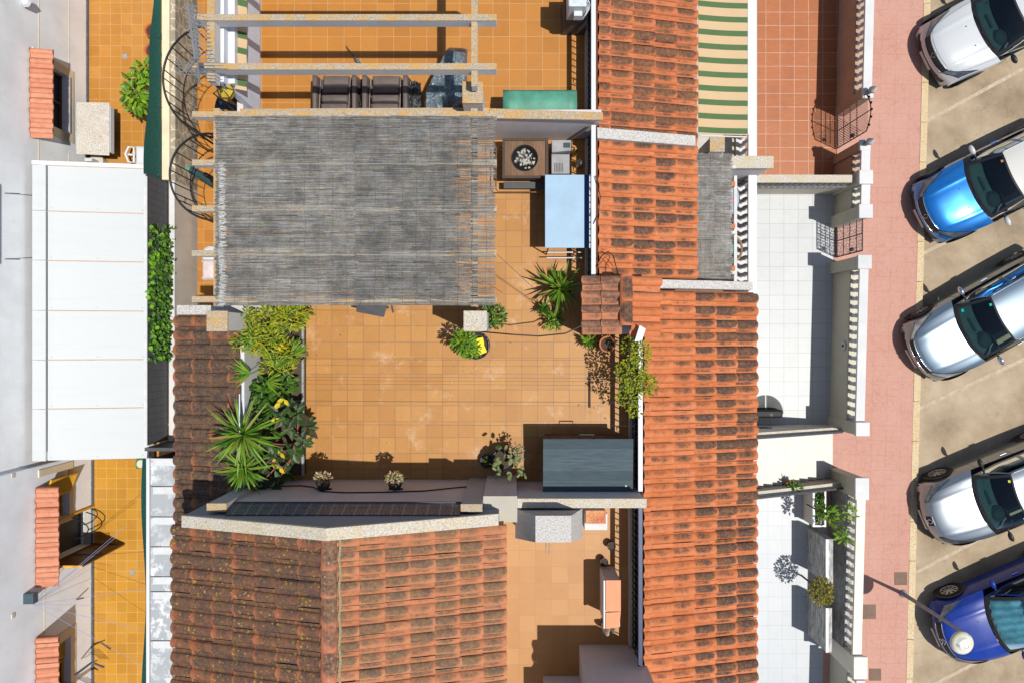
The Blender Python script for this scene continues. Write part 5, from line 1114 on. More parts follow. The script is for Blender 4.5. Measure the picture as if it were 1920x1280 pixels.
# overhead cables of the terrace
m = MB(); m.tube([P(905, 622, 6.3), P(960, 627, 5.9), P(1010, 630, 5.75), P(1060, 625, 5.8), P(1092, 610, 5.8)], .012, 6); m.one('cable', M['black'], 'black cable from the pergola pillar to the tiled chimney', 'cable')
m = MB(); m.tube([P(930, 475, 6.6), P(1000, 540, 5.9), P(1040, 575, 5.5)], .004, 4); m.one('thin_wire', M['dgrey'], 'upper thin wire slanting from the pergola edge to the agave', 'wire')
m = MB(); m.tube([P(930, 515, 6.6), P(1000, 565, 5.9)], .004, 4); m.one('thin_wire', M['dgrey'], 'lower thin wire slanting from the pergola edge', 'wire')
for v, z in ((707, 6.), (720, 6.), (752, 6.), (796, 6.)): MB().tube([P(545, v-1, z), P(830, v, z-.06), P(1190, v+2, z)], .0022, 4).one('clothes_line', M['dgrey'], {707: 'uppermost thin line strung across the middle terrace', 720: 'second thin line strung across the middle terrace', 752: 'third thin line strung across the middle terrace', 796: 'lowest thin line just above the storage shed'}[v], 'clothes line', 'thin lines across the middle terrace')
m = MB(); m.tube([P(1118, 500, 5.35), P(1128, 480, 5.45), P(1140, 472, 5.4), P(1150, 480, 5.3), P(1160, 520, 5.75)], .009, 5); m.tube([P(1116, 505, 5.3), P(1135, 482, 5.4), P(1150, 500, 5.3)], .007, 5); m.one('cable', M['black'], 'looped black cable on the tiles above the small chimney', 'cable')
m = MB(); m.tube([P(1116, 330, 5.38), P(1126, 370, 5.36), P(1122, 400, 5.36), P(1113, 420, 5.36)], .008, 5); m.one('cable', M['black'], 'short curved cable on the tiles beside the blue table', 'cable')
t = thing('floodlight', 'white floodlight on a bracket at the top of the white rail', 'lamp', (2.3, .1, 5.3))
MB().hexa([P(1190, 640, 6.), P(1204, 636, 6.), P(1211, 618, 6.), P(1200, 610, 6.)], [P(1189, 641, 6.06), P(1204, 638, 6.06), P(1211, 616, 6.06), P(1199, 609, 6.06)]).build('head', M['trim'], t, bevel=.012)
MB().tube([(2.35, .05, 5.3), P(1205, 628, 5.98)], .02, 6).build('bracket', M['trim'], t)
t = thing('umbrella_base', 'thin dark pole lying in the shade near the right edge of the terrace', 'pole', (1.6, -.9, 4.2)); MB().tube([P(1106, 697, 4.25), P(1106, 764, 4.25)], .013, 6).build('pole', M['black'], t); 
# orange topped cabinet on the small south terrace
t = thing('orange_cabinet', 'narrow cabinet with cracked orange top and white front edge on the small south terrace', 'cabinet', (1.9, -4.9, 4.2))
x0, x1, y0, y1 = X(1136, 5.1), X(1163, 5.1), Y(1178, 5.1), Y(1088, 5.1)
MB().box(x0-.01, y0+.02, 4.21, x1, y1, 5.06).build('body', M['wall'], t)
ym = Y(1146, 5.1); OR = plain('salmon_board', (.62, .25, .12), .6, 0, .08)
MB().box(x0, ym+.006, 5.065, x1+.01, y1+.01, 5.1).build('top_panel', OR, t)
MB().hexa([(x0, y0, 5.065), (x1-.02, y0+.03, 5.065), (x1+.01, ym-.0, 5.065), (x0, ym-.02, 5.065)], [(x0, y0, 5.1), (x1-.02, y0+.03, 5.1), (x1+.01, ym-.0, 5.1), (x0, ym-.02, 5.1)]).build('top_panel', OR, t)
MB().box(x0-.04, y0, 5.0, x0-.012, y1, 5.09).build('front_edge', M['trim'], t)
for k, (u, v, s) in enumerate(((1140, 1192, .07), (1152, 1188, .05))): c = P(u, v, 4.8); MB().lathe((c.x, c.y, 4.21), [(0, 0), (s, 0), (s, .3), (s*.5, .5), (0, .55)], 10).one('bottle', plain('pale_bottle%d' % k, (.5, .45, .38), .5), ('larger' if k == 0 else 'smaller')+' pale bottle at the lower end of the orange topped cabinet', 'bottle', smooth=True)
c = P(1165, 1018, 4.3)
for (u, v, l) in ((1132, 1052, 'small dark round pot left of the navy railing'), (1146, 1022, 'dark blue pot with a plant by the navy railing')):
    c = P(u, v, 4.35); t = plant('small_pot', l, 'pot', (c.x, c.y, 4.2)); pot(t, (c.x, c.y, 4.2), .08, .2, M['potn'])
MB().tube([(2.37, -6.02, 5.34), (2.37, -6.3, 5.34)], .04, 8).build('rail_end', M['navy'], HC)
# lantern and aerial at the top left
t = thing('wall_lantern', 'yellow glass lantern in a black cage beside the aerial', 'lantern', (-4.8, 4.6, 5.9))
c = P(425, 172, 6.1); m = MB(); m.lathe((c.x, c.y, 5.95), [(.05, 0), (.12, .06), (.14, .2), (.08, .3)], 6); m.build('glass', plain('amber_glass', (.55, .42, .06), .2, 0, .2), t)
m = MB()
for k in range(6): a = k*pi/3; m.tube([(c.x+.05*cos(a), c.y+.05*sin(a), 5.94), (c.x+.15*cos(a), c.y+.15*sin(a), 6.15), (c.x+.06*cos(a), c.y+.06*sin(a), 6.3)], .008, 5)
m.tube([(c.x+.15*cos(k*pi/3), c.y+.15*sin(k*pi/3), 6.15) for k in range(6)], .008, 5, closed=True); m.tube([(c.x, c.y, 6.3), (c.x-.15, c.y-.1, 6.3), (c.x-.15, c.y-.1, 5.2)], .012, 5); m.build('cage', M['black'], t)
t = thing('tv_aerial', 'grey television aerial with many rods over the upper spiral stair', 'aerial', (-5.1, 4.5, 5))
za = 7.5; base = P(389, 165, 6.4)
m = MB(); m.tube([(base.x, base.y, 6.8), (base.x, base.y, za-.3), P(371, 108, za-.05)], .022, 8); m.build('mast', M['steel'], t)
m = MB()
for (u0, v0, u1, v1, dz_) in ((352, 6, 366, 112, .1), (359, 10, 371, 112, .0), (366, 18, 374, 112, -.1)): m.tube([P(u0, v0, za+dz_), P(u1, v1, za+dz_)], .018, 6)
m.tube([P(370, 108, za), P(374, 158, 7.2)], .02, 6); m.build('boom', M['steel'], t)
m = MB()
for k in range(13):
    q = k/12; c0 = P(352+14*q, 8+100*q, za+.1)
    m.tube([c0+Vector((-.07, 0, .0)), c0+Vector((.2, .0, -.15))], .006, 4)
for v in (116, 121, 128, 134, 139): m.tube([P(322+(v-116)*.4, v, za-.3), P(424-(v-116), v+3, za-.3)], .006, 4)
m.build('rods', M['steel'], t)
# things under the pergola seen at its west edge
t = thing('white_chair', 'pale plastic chair seen at the left edge of the reed mat', 'chair', (-6, 1.7, .6))
c = P(392, 505, 1.1); cushion(MB(), c.x-.2, c.y-.25, c.x+.25, c.y+.25, 1.0, 1.08, .1).build('seat', plain('pale_pink_plastic', (.6, .5, .5), .5), t, smooth=True)
m = MB(); m.lathe((c.x, c.y+.35, 1.0), [(.0, .04), (.18, .02), (.22, 0)], 14); m.build('cushion', M['lgrey'], t)
for sx in (-.2, .22):
    for sy in (-.2, .2): MB().tube([(c.x+sx, c.y+sy, 1.0), (c.x+sx, c.y+sy, .61)], .02, 6).build('leg', M['lgrey'], t)
t = thing('rolled_parasol', 'dark rolled parasol inside the smaller spiral stair', 'parasol', (-6, 3.5, 1)); MB().tube([P(356, 318, 3.4), P(400, 342, 3.2)], [.07, .1], 10).build('roll', plain('dark_teal_cloth', (.02, .05, .055), .8), t); MB().tube([P(350, 315, 3.42), P(356, 318, 3.4)], .05, 8).build('tip', M['teal'], t)
# ================= PORCH AND PATIO OBJECTS =================
pm = thing('reed_mat', 'small pale reed mat shading the porch of the middle house', 'reed mat', (4, 1.8, 4), 'reed mat of the porch')
zpm = 4.05; ya_, yb2 = Y(526, zpm), Y(288, zpm)
def sgp(x, y): return zpm-.02*sin(x*6)+.015*noise.noise(Vector((x*2, y*2, 5)))
rmb = reeds(MB(), lambda x, y: sgp(x, y)-.012, X(1300, zpm), X(1372, zpm), ya_, yb2, seed=92, d=.0085); reeds(rmb, sgp, X(1300, zpm), X(1372, zpm), ya_, yb2, seed=91, miss=.08, d=.0085).build('reeds', reedmat((.40, .37, .34), (.58, .55, .52)), pm)
m = MB(); wires(m, sgp, X(1300, zpm), X(1374, zpm), ya_, yb2, .1); m.build('binding_wire', M['grey'], pm)
for v in (315, 437, 512): MB().box(X(1300, 3.9), Y(v, 3.9)-.03, 3.86, X(1378, 3.9), Y(v, 3.9)+.03, 3.98).build('batten', M['white'], pm)
for v, l in ((345, 'salmon block top of'), ): pass
t = thing('round_table', 'round glass table whose edge shows beside the porch reed mat', 'table', (4.7, 2.8, 1.6)); c = P(1344, 372, 2.35)
MB().cyl((c.x, c.y, 2.33), .50, .02, 40).build('glass_top', plain('bluish_glass', (.3, .38, .45), .08, 0, .1, spec=.6), t); MB().lathe((c.x, c.y, 2.325), [(.5, 0), (.515, 0), (.515, .03), (.5, .03)], 40).build('rim', M['dgrey'], t, smooth=True)
MB().tube([(c.x, c.y, 1.61), (c.x, c.y, 2.33)], .04, 8).build('leg', M['dgrey'], t); MB().lathe((c.x+.33, c.y-.05, 2.36), [(0, .05), (.05, .03), (.07, 0)], 10).build('pink_flower', plain('pink', (.6, .2, .35)), t)
t = thing('wicker_chair', 'round backed brown chair with green seat beside the lower part of the porch mat', 'chair', (4.8, 1.5, 1.6)); c = P(1362, 468, 2.2)
MB().tube([(c.x+.32*cos(a*.2-1.7), c.y+.32*sin(a*.2-1.7), 2.3) for a in range(18)], .03, 8).build('backrest', plain('wicker', (.25, .17, .1), .8), t); MB().cyl((c.x, c.y, 2.0), .3, .05, 24).build('seat', M['teal'], t)
for a in (.7, 2.3, 3.9, 5.5): MB().tube([(c.x+.2*cos(a), c.y+.2*sin(a), 1.61), (c.x+.25*cos(a), c.y+.25*sin(a), 2.02)], .018, 6).build('leg', M['brown'], t)
for k, v in enumerate((345, 424, 503)): c = P(1375, v, 3.2); MB().box(c.x-.04, c.y-.05, 1.6, c.x+.04, c.y+.05, 3.2).one('porch_post', M['terra'], ('uppermost', 'middle', 'lowest')[k]+' slim terracotta coloured post at the porch mat edge', 'post', 'slim posts along the porch')
MB().box(X(1375, 3.), Y(528, 4.), 3.0, X(1379, 3.)+.02, Y(310, 4.), 3.05).one('porch_beam', M['white'], 'thin white beam tying the slim porch posts', 'beam')
# black round barbecue lid and mat in the white patio
t = thing('door_mat', 'grey half round ribbed mat on the white patio tiles', 'mat', (5.8, -1.6, .1)); cx, cy = X(1436, .11), Y(775, .11)
def fan(s, name):
    m = MB(); x0 = cx+(.02 if s > 0 else -.02)
    m.add([(x0, cy, .115)]+[(x0+s*.42*sin(a*pi/2/14), cy+.47*cos(a*pi/2/14), .115) for a in range(15)], [(0, *( [k+2, k+1] if s > 0 else [k+1, k+2])) for k in range(14)]); m.build(name, plain('ribbed_rubber', (.13, .13, .13), .8), t, solid=.01)
    m = MB()
    for k in range(1, 14, 1): a = k*pi/2/14; m.tube([(x0+s*.08*sin(a), cy+.08*cos(a), .124), (x0+s*.4*sin(a), cy+.45*cos(a), .124)], .006, 4)
    m.build('ribs', M['dgrey'], t)
fan(1, 'mat_half'); fan(-1, 'mat_half')
t = thing('kettle_box', 'glossy black box shaped trunk lying against the stair wall in the white patio', 'trunk', (5.9, -2.0, .1))
MB().box(X(1405, .4), Y(781, .4)-.02, .11, X(1468, .4), Y(768, .4), .42).build('body', plain('gloss_black', (.01, .01, .011), .5, 0, .1, spec=.15), t, bevel=.04); MB().lathe((X(1446, .4), Y(777, .4), .42), [(0, .03), (.03, .01), (.04, 0)], 10).build('knob', M['steel'], t, smooth=True)
m = MB(); rg = random.Random(2); m.tube([(X(1425+16*sin(a*.8)+a, 1.), -2.085, .9+.12*cos(a*1.1)) for a in range(16)], .01, 5); m.one('cable', M['black'], 'coiled thin cable on the stair wall above the black trunk', 'cable')
t = thing('wall_flower', 'white flower shaped ornament on the olive patio wall', 'ornament', (8.1, 0, .9)); c = P(1585, 648, .85)
for k in range(6):
    a = k*pi/3; cc = Vector((8.06, c.y+.075*cos(a), .85+.075*sin(a))); m = MB(); m.lathe((0, 0, 0), [(.0, .02), (.045, .012), (.055, 0)], 10); m.v = [(cc.x-p[2]-.0, cc.y+p[0], cc.z+p[1]) for p in m.v]; m.build('petal', M['white'], t, smooth=True)
m = MB(); m.lathe((0, 0, 0), [(.0, .03), (.03, .02), (.035, 0)], 10); m.v = [(8.05-p[2], c.y+p[0], .85+p[1]) for p in m.v]; m.build('centre', M['black'], t)
# south patio: trough, lemon, clad planters, golden bush
t = thing('planter_trough', 'white rimmed trough with dark hedge in the lower patio', 'planter', (7.5, -4, .1)); z = .75
x0, x1, y0, y1 = X(1524, z), X(1549, z), Y(987, z), Y(910, z); m = MB()
for a in ((x0, y0, x1, y0+.04), (x0, y1-.04, x1, y1), (x0, y0+.04, x0+.05, y1-.04), (x1-.04, y0+.04, x1, y1-.04)): m.box(a[0], a[1], z-.07, a[2], a[3], z)
m.build('rim', M['trim'], t); m = MB(); m.box(x0+.02, y0+.02, .11, x1-.02, y1-.02, z-.1); m.build('body', M['beige'], t)
m = MB(); blob(m, ((x0+x1)/2, (y0+y1)/2, .72), (.1, .4, .07), 260, .08, .04, rg, hollow=0); m.build('hedge', M['leafI'], t)
def clad(label, u0, v0, u1, v1, z):
    t = thing('stone_planter', label, 'planter', (X(u0, z), Y(v0, z), .1), 'stone clad planters of the lower patio')
    MB().box(X(u0, z)-.0, Y(v1, z), .1, X(u1, z), Y(v0, z), z).build('body', M['slate'], t); MB().box(X(u0, z)-.012, Y(v1, z)-.0, z+.002, X(u0, z)+.05, Y(v0, z), z+.014).build('white_edge', M['trim'], t)
clad('upper stone clad planter block with white edge next to the golden bush', 1549, 1010, 1562, 1094, 1.25); clad('lower stone clad planter block with white edge below the golden bush', 1549, 1139, 1560, 1222, 1.25)
c = P(1540, 1108, 1.3); t = plant('golden_bush', 'rounded golden green bush between the two stone clad planters', 'bush', (c.x, c.y, .1)); m = MB(); blob(m, c, (.27, .33, .3), 420, .07, .035, rg, hollow=.3); m.build('foliage', M['leafOl'], t); MB().tube([(c.x, c.y, .1), c], .025, 6).build('stem', M['stem'], t)
t = plant('lemon_tree', 'small tree with bright green leaves reaching over the clad wall in the lower patio', 'tree', (7.8, -4.6, .1)); m = MB(); st = MB()
b0 = P(1532, 955, 1.3)
for (u, v, z) in ((1560, 965, 1.7), (1590, 945, 1.9), (1575, 1000, 1.8), (1598, 975, 2.), (1585, 1012, 1.9), (1560, 950, 1.8), (1600, 1020, 1.7), (1590, 990, 1.9)): sprig(m, st, b0, P(u, v, z), rg, 13, .12, .05, .012)
for (u, v) in ((1560, 965), (1580, 1005), (1592, 960)): blob(m, P(u, v, 1.85), (.13, .13, .1), 26, .13, .05, rg)
st.tube([(b0.x, b0.y, .7), b0], .022, 6); m.build('leaves', M['leafL'], t); st.build('trunk', M['stem'], t)
c = P(1490, 912, 1.5); t = plant('hanging_pot', 'small terracotta pot with leaves under the lower stair handrail', 'potted plant', (c.x, c.y, .9)); pot(t, (c.x, c.y-.02, 1.1), .13, .2, M['terra']); m = MB(); blob(m, c, (.18, .1, .12), 60, .09, .04, rg); m.build('foliage', M['leafG'], t)
# ================= STREET LAMP =================
t = thing('street_lamp', 'street lamp with round pale head leaning out over the dark blue car', 'street lamp', (X(1693, .12), Y(1112, .12), .12))
b = Vector((X(1693, .12), Y(1112, .12), .12)); hd_ = P(1809, 1208, 2.9)
k1 = P(1752, 1162, 1.55)
top = Vector((b.x+.0, b.y, 2.72))
MB().lathe((b.x, b.y, .12), [(.0, 0), (.1, 0), (.1, .03), (.055, .05), (.045, .5), (.035, 2.6), (.03, 2.72)], 12).build('pole', M['grey'], t, smooth=True)
MB().tube([top-Vector((0, 0, .06)), top.lerp(hd_, .5)+Vector((0, 0, .04)), hd_+Vector((-.0, 0, -.1))], .022, 8).build('arm', M['grey'], t, smooth=True)
r = .245; MB().lathe((hd_.x, hd_.y, 2.72), [(.0, .03), (r*.85, 0), (r, .04), (r*.99, .10), (r*.8, .14), (r*.74, .145)], 32).build('rim', plain('aged_cream_metal', (.60, .56, .42), .4, 0, .15), t, smooth=True)
def domem():
    m, t_, b_ = newmat('dirty_dome', .22); p = pos(t_); t_.links.new(ramp(t_, noi(t_, p, 8, 5, .7), [(.35, (.3, .33, .3)), (.5, (.62, .63, .55)), (.7, (.75, .75, .68))]), b_.inputs['Base Color']); return m
MB().lathe((hd_.x, hd_.y, 2.72), [(r*.74, .145), (r*.6, .17), (r*.55, .19), (r*.3, .225), (r*.28, .21), (r*.1, .22), (0, .225)], 32).build('lamp_glass', domem(), t, smooth=True)
# ================= CARS =================
def paint(name, c, metal=0., rough=.25, fl=0):
    m, t, b = newmat(name, rough, metal, .5); b.inputs['Coat Weight'].default_value = 1; b.inputs['Coat Roughness'].default_value = .03
    g = nd(t, 'TexCoord'); n = ramp(t, noi(t, g.outputs['Object'], 3, 6, .7), [(.4, 0.), (.8, 1.)]); n2 = noi(t, g.outputs['Object'], 220, 2)
    cc = mix(t, math_(t, 'MULTIPLY', n, .05), c, (.4, .36, .3)); t.links.new(mix(t, math_(t, 'MULTIPLY', n2, .03), cc, (.3, .3, .3)), b.inputs['Base Color'])
    return m
M['tyre'] = plain('tyre', (.02, .02, .02), .8); M['chrome'] = plain('chrome', (.7, .7, .72), .12, 1, .02, bmp=0); M['plastic'] = plain('black_plastic', (.02, .02, .022), .45, bmp=.05); M['rim'] = plain('alloy', (.45, .45, .46), .3, .7, .1)
def glassmat(name, c, refl=.25):
    m, t, b = newmat(name, .02); out = t.nodes['Material Output']; tr = nd(t, 'BsdfTransparent'); tr.inputs[0].default_value = (*c, 1); gl = nd(t, 'BsdfGlossy'); gl.inputs['Roughness'].default_value = .02; gl.inputs[0].default_value = (.85, .95, 1, 1)
    f = nd(t, 'LayerWeight'); f.inputs[0].default_value = .25; ms = nd(t, 'MixShader'); t.links.new(math_(t, 'MAXIMUM', math_(t, 'MULTIPLY', f.outputs['Fresnel'], 1.0), refl*.2), ms.inputs[0]); t.links.new(tr.outputs[0], ms.inputs[1]); t.links.new(gl.outputs[0], ms.inputs[2]); t.links.new(ms.outputs[0], out.inputs[0]); return m
M['wglass'] = glassmat('windscreen_glass', (.33, .50, .48)); M['wglass2'] = glassmat('clear_windscreen', (.75, .88, .9)); M['sglass'] = glassmat('side_glass', (.12, .17, .18)); M['inter'] = plain('car_interior', (.10, .12, .125), .7); M['seatm'] = plain('car_seat', (.05, .055, .06), .8)
M['lamp'] = plain('headlamp', (.22, .23, .25), .05, .6, .7, 7, spec=.8, coat=1); M['plate'] = plain('number_plate', (.45, .44, .40), .4)
def lerp(a, b, t): return a+(b-a)*t
def prof(tab, s):
    s = max(0, min(len(tab)-1.0001, s)); i = int(s); f = s-i
    p0 = tab[max(0, i-1)]; p1 = tab[i]; p2 = tab[i+1]; p3 = tab[min(len(tab)-1, i+2)]
    return [.5*((2*b)+(-a+c)*f+(2*a-5*b+4*c-d)*f*f+(-a+3*b-3*c+d)*f**3) for a, b, c, d in zip(p0, p1, p2, p3)]
def car(label, nose, ang, body, roofm=None, mirm=None, Lc=4.05, W=.87, ht=1.47, logo='diamond', wsx=1.0, grille='wide', stickers=((.6, .9, (.02, .3, .22)),), sunshade=False, creases=True, hl='swept', lampm=None):
    d = Vector((-cos(R(ang)), -sin(R(ang)), 0)); c = Vector((nose[0], nose[1], 0))-d*(Lc/2)
    t = thing('parked_car', label, 'car', (c.x, c.y, 0), 'cars parked along the kerb', rz=atan2(d.y, d.x))
    N = Lc/2; roofm = roofm or body; mirm = mirm or body; L = lambda: MB(local=True)
    # stations: x, half width, curve back, z centre, z edge
    tab = [(N-.13, W*.80, .10, .20, .20), (N-.04, W*.88, .22, .34, .34), (N, W*.90, .30, .50, .49), (N-.02, W*.90, .34, .62, .58), (N-.10, W*.91, .36, .74, .67), (N-.28, W*.93, .36, .83, .75), (N-.55, W*.96, .32, .90, .82), (N-.85, W*.98, .28, .96, .87), (N-.98-wsx*.12, W*.985, .26, .99, .90)]
    def B(s, v, lift=0.):
        x, w_, c_, zc_, ze = prof(tab, s); a = abs(v); return Vector((x-c_*a**2.6+lift*(.7 if s < 3.5 else .2), v*w_, zc_-(zc_-ze)*a**3-(.05*max(0, a-.85)/.15)+lift*(1 if s > 3 else .2)))
    S_ = len(tab)-1
    m = L(); m.grid(lambda a, b: B(a*S_, -1+2*b, .012*(math.exp(-((abs(-1+2*b)-.55)/.05)**2)) if creases and a*S_ > 4 else 0), 48, 40)
    xw_ = tab[-1][0]; wb = tab[-1][1]; zs = .90
    # flank: from hood edge line along the beltline to the tail
    def flank(sg):
        def f(a, b):
            # a along length, b from shoulder to sill
            if a < .42: p = B(a/.42*(S_-1.5)+1.5, sg); x, y, z = p
            else:
                q = (a-.42)/.58; p = B(S_, sg); xe = -N+.12; x = lerp(p.x, xe, q); y = sg*(wb*(1-.06*q**3)); z = lerp(p.z, .98, q)
            zb_ = .20; zz = lerp(z, zb_, b); bul = sin(pi*min(1, b*1.15))*.035; return Vector((x, y+sg*bul, zz))
        return f
    m.grid(flank(1), 60, 10); m.grid(flank(-1), 60, 10)
    # tail
    def tail(a, b):
        y = (-1+2*b)*wb*.95; q = a; x = -N+.12-.12*sin(pi*min(1, q*1.1))+.16*abs(-1+2*b)**3; return Vector((x, y, lerp(.98, .2, q)))
    m.grid(tail, 10, 16)
    # roof
    xr = xw_-.74*wsx; xrr = -N+.62; hw = .60
    def RF(a, b, dz_=0):
        v = -1+2*b; x = lerp(xr-.10*v*v, xrr+.1*v*v, a); z = ht-.045*v*v-.05*abs(v)**5-.05*(a-.35)**2*2+dz_; return Vector((x, v*hw, z))
    m.build('body', body, t, smooth=True)
    r_ = L(); r_.grid(lambda a, b: RF(a, b), 20, 14); r_.build('roof_panel', roofm, t, smooth=True)
    # windscreen
    def WS(a, b):     # a 0 base .. 1 roof
        v = -1+2*b; p = B(S_, v*.86); p.z -= .005; p.x -= .02; q = RF(0, b); z = lerp(p.z, q.z, a)+.045*sin(pi*a); return Vector((lerp(p.x, q.x, a), lerp(p.y, q.y, a), z))
    edge = lambda i, j: not (2 <= i < 19 and 1 <= j < 19)
    m = L(); m.grid(lambda a, b: WS(a, b), 20, 20, skip=lambda i, j: edge(i, j)); g = m.build('windscreen', M['wglass2'] if sunshade else M['wglass'], t, smooth=True)
    m = L(); m.grid(lambda a, b: WS(a, b), 20, 20, skip=lambda i, j: not edge(i, j)); m.build('windscreen_border', M['plastic'], g, smooth=True)
    # side glass + pillars
    for sg in (1, -1):
        def SG(a, b, k=0.):
            q0 = WS(0, 1 if sg > 0 else 0); base = Vector((lerp(q0.x, -N+.35, a), sg*lerp(abs(q0.y), wb*.93, min(1, a*4)), lerp(q0.z, .98, a))); tp = RF(a*a*.3+a*.7, 1 if sg > 0 else 0); p = base.lerp(tp, b); p.y += sg*(.03*sin(pi*b)+k); return p
        pil = lambda i, j: j in (0, 8) or i < 1 or i > 21 or i in (11,)
        m = L(); m.grid(lambda a, b: SG(a, b), 24, 9, skip=lambda i, j: pil(i, j)); m.build('side_window', M['sglass'], t, smooth=True)
        m = L(); m.grid(lambda a, b: SG(a, b, .004), 24, 9, skip=lambda i, j: not pil(i, j)); m.build('side_pillars', body, t, smooth=True)
        m = L(); m.tube([SG(k/12, 1., .01)+Vector((0, 0, .012)) for k in range(13)], .014, 6); m.build('roof_rail', roofm, t, smooth=True)
        # mirror
        q = SG(.13, .0); mm = L(); cx_, cy_, cz_ = q.x+.02, q.y+sg*.19, q.z+.05; n0 = len(mm.v)
        mm.grid(lambda a, b: (cx_+.075*cos(pi*2*a)*sin(pi*b)*(1 if cos(2*pi*a) > 0 else .45), cy_+sg*(-.125*cos(pi*b)), cz_+.07*sin(2*pi*a)*sin(pi*b)), 14, 10); mi = mm.build('mirror', mirm, t, smooth=True)
        mm = L(); mm.tube([q, (cx_, cy_-sg*.08, cz_-.03)], .025, 6); mm.build('mirror_arm', M['plastic'], mi)
        # wheels
        for wx in (N-.82, -N+.72):
            yy = sg*(W*.985 if wx > 0 else W*.97); ro = .37
            mm = L(); mm.add([(wx+ro*cos(a*pi/12), yy+sg*.032, .31+ro*sin(a*pi/12)) for a in range(24)], [tuple(range(24)) if sg < 0 else tuple(reversed(range(24)))]); mm.build('wheel_arch', M['plastic'], t)
            mm = L(); mm.lathe((0, 0, 0), [(.2, -.18), (.29, -.17), (.31, -.12), (.31, .0), (.295, .03), (.22, .035), (.2, .02)], 28); mm.v = [(wx+p[0], yy+sg*(p[2]+.012), .31+p[1]) for p in mm.v]; wh = mm.build('wheel', M['tyre'], t, smooth=True)
            mm = L()
            for k in range(9):
                a = k*2*pi/9; dd = .02; e = Vector((cos(a), 0, sin(a))); f_ = Vector((-sin(a), 0, cos(a))); o_ = Vector((wx, yy+sg*.038, .31)); mm.add([o_+e*.04-f_*.02, o_+e*.2-f_*.028, o_+e*.2+f_*.028, o_+e*.04+f_*.02], [(0, 1, 2, 3)])
            mm.lathe((0, 0, 0), [(0, .045), (.05, .042), (.06, .036)], 12); k0 = len(mm.v)-36; mm.v[k0:] = [(wx+p[0], yy+sg*p[2], .31+p[1]) for p in mm.v[k0:]]
            n1 = len(mm.v); mm.lathe((0, 0, 0), [(.19, .036), (.205, .044), (.22, .036)], 24); mm.v[n1:] = [(wx+p[0], yy+sg*p[2], .31+p[1]) for p in mm.v[n1:]]
            mm.build('rim', M['rim'], wh)
        # headlamp patch
        s0, s1 = (3.1, 6.4) if hl == 'swept' else (3.0, 5.2)
        def HL(a, b, l=.010):
            v = lerp(.60, .98, b); s = lerp(lerp(3.2, 3.9, b), lerp(3.9, s1-.5, b**1.6), a); return B(s, sg*v, l)
        mm = L(); mm.grid(lambda a, b: HL(a, b), 8, 10); h_ = mm.build('headlight', lampm or M['lamp'], t, smooth=True)
        mm = L(); mm.tube([HL(k/8, 0, .014) for k in range(9)]+[HL(1, k/8, .014) for k in range(9)], .007, 5); mm.tube([HL(0, k/8, .014) for k in range(9)], .007, 5); mm.build('trim', M['plastic'], h_)
        mm = L(); mm.grid(lambda a, b: B(lerp(.6, 1.6, a), sg*lerp(.62, .86, b), .01), 4, 6); mm.build('fog_lamp', M['plastic'], t)
    # grille, plate, badge
    gw = {'wide': .60, 'thin': .58, 'oval': .16, 'split': .58}[grille]; ga, gb = {'wide': (2.9, 4.0), 'thin': (2.7, 3.9), 'oval': (2.7, 4.0), 'split': (2.9, 3.8)}[grille]
    m = L(); m.grid(lambda a, b: B(lerp(ga, gb, a), lerp(-gw, gw, b), .009), 4, 24); gr = m.build('grille', M['plastic'], t, smooth=True)
    m = L()
    for s in (lerp(ga, gb, .05), lerp(ga, gb, .95)): m.tube([B(s, lerp(-gw, gw, k/20), .014) for k in range(21)], .009, 5)
    m.build('chrome_strip', M['chrome'], gr, smooth=True)
    m = L(); m.grid(lambda a, b: B(lerp(.55, 1.9, a), lerp(-.62, .62, b), .006), 6, 20); lo = m.build('lower_intake', M['plastic'], t, smooth=True)
    m = L(); m.box(N-.012, -.25, .37, N+.01, .25, .46); m.build('number_plate', M['plate'], t)
    m = L(); cb = B(lerp(ga, gb, .5)+.1, 0, .02); u_ = (B(4.2, 0)-B(3.0, 0)).normalized(); r2 = Vector((0, 1, 0))
    if logo == 'diamond':
        m.tube([cb+u_*.075, cb+r2*.055, cb-u_*.075, cb-r2*.055], .013, 6, closed=True)
    elif logo == 'chevron':
        for o_ in (-.035, .03): m.tube([cb-r2*.08+u_*(o_-.03), cb+u_*(o_+.035), cb+r2*.08+u_*(o_-.03)], .012, 6)
    else: m.tube([cb+u_*.06*cos(a)+r2*.05*sin(a) for a in [k*pi/6 for k in range(12)]], .012, 6, closed=True)
    m.build('badge', M['chrome'], t)
    # wipers, washer jets, hood seam
    m = L()
    for (b0, b1) in ((.2, .52), (.52, .86)): m.tube([WS(.02, b0)+Vector((.02, 0, .012)), WS(.07, (b0+b1)/2)+Vector((.0, 0, .012)), WS(.05, b1)+Vector((0, 0, .012))], .009, 5)
    m.build('wiper', M['plastic'], t)
    m = L()
    for v in (-.3, .3): p = B(7.1, v, .003); m.cyl((p.x, p.y, p.z-.004), .014, .014, 8)
    m.build('washer_jets', M['plastic'], t)
    m = L()
    for sg in (1, -1): m.tube([B(lerp(4.3, 7.8, k/16), sg*lerp(.80, .89, k/16), .0005) for k in range(17)], .0035, 4)
    m.tube([B(4.25, lerp(-.80, .80, k/24), .0005) for k in range(25)], .0035, 4); m.build('bonnet_gap', M['plastic'], t)
    # door seams
    m = L()
    for sg in (1, -1):
        f = flank(sg)
        for a in (.45, .66): m.tube([f(a, b/8)+Vector((0, sg*.001, 0)) for b in range(8)], .004, 4)
        m.build
    m.build('door_gap', M['plastic'], t)
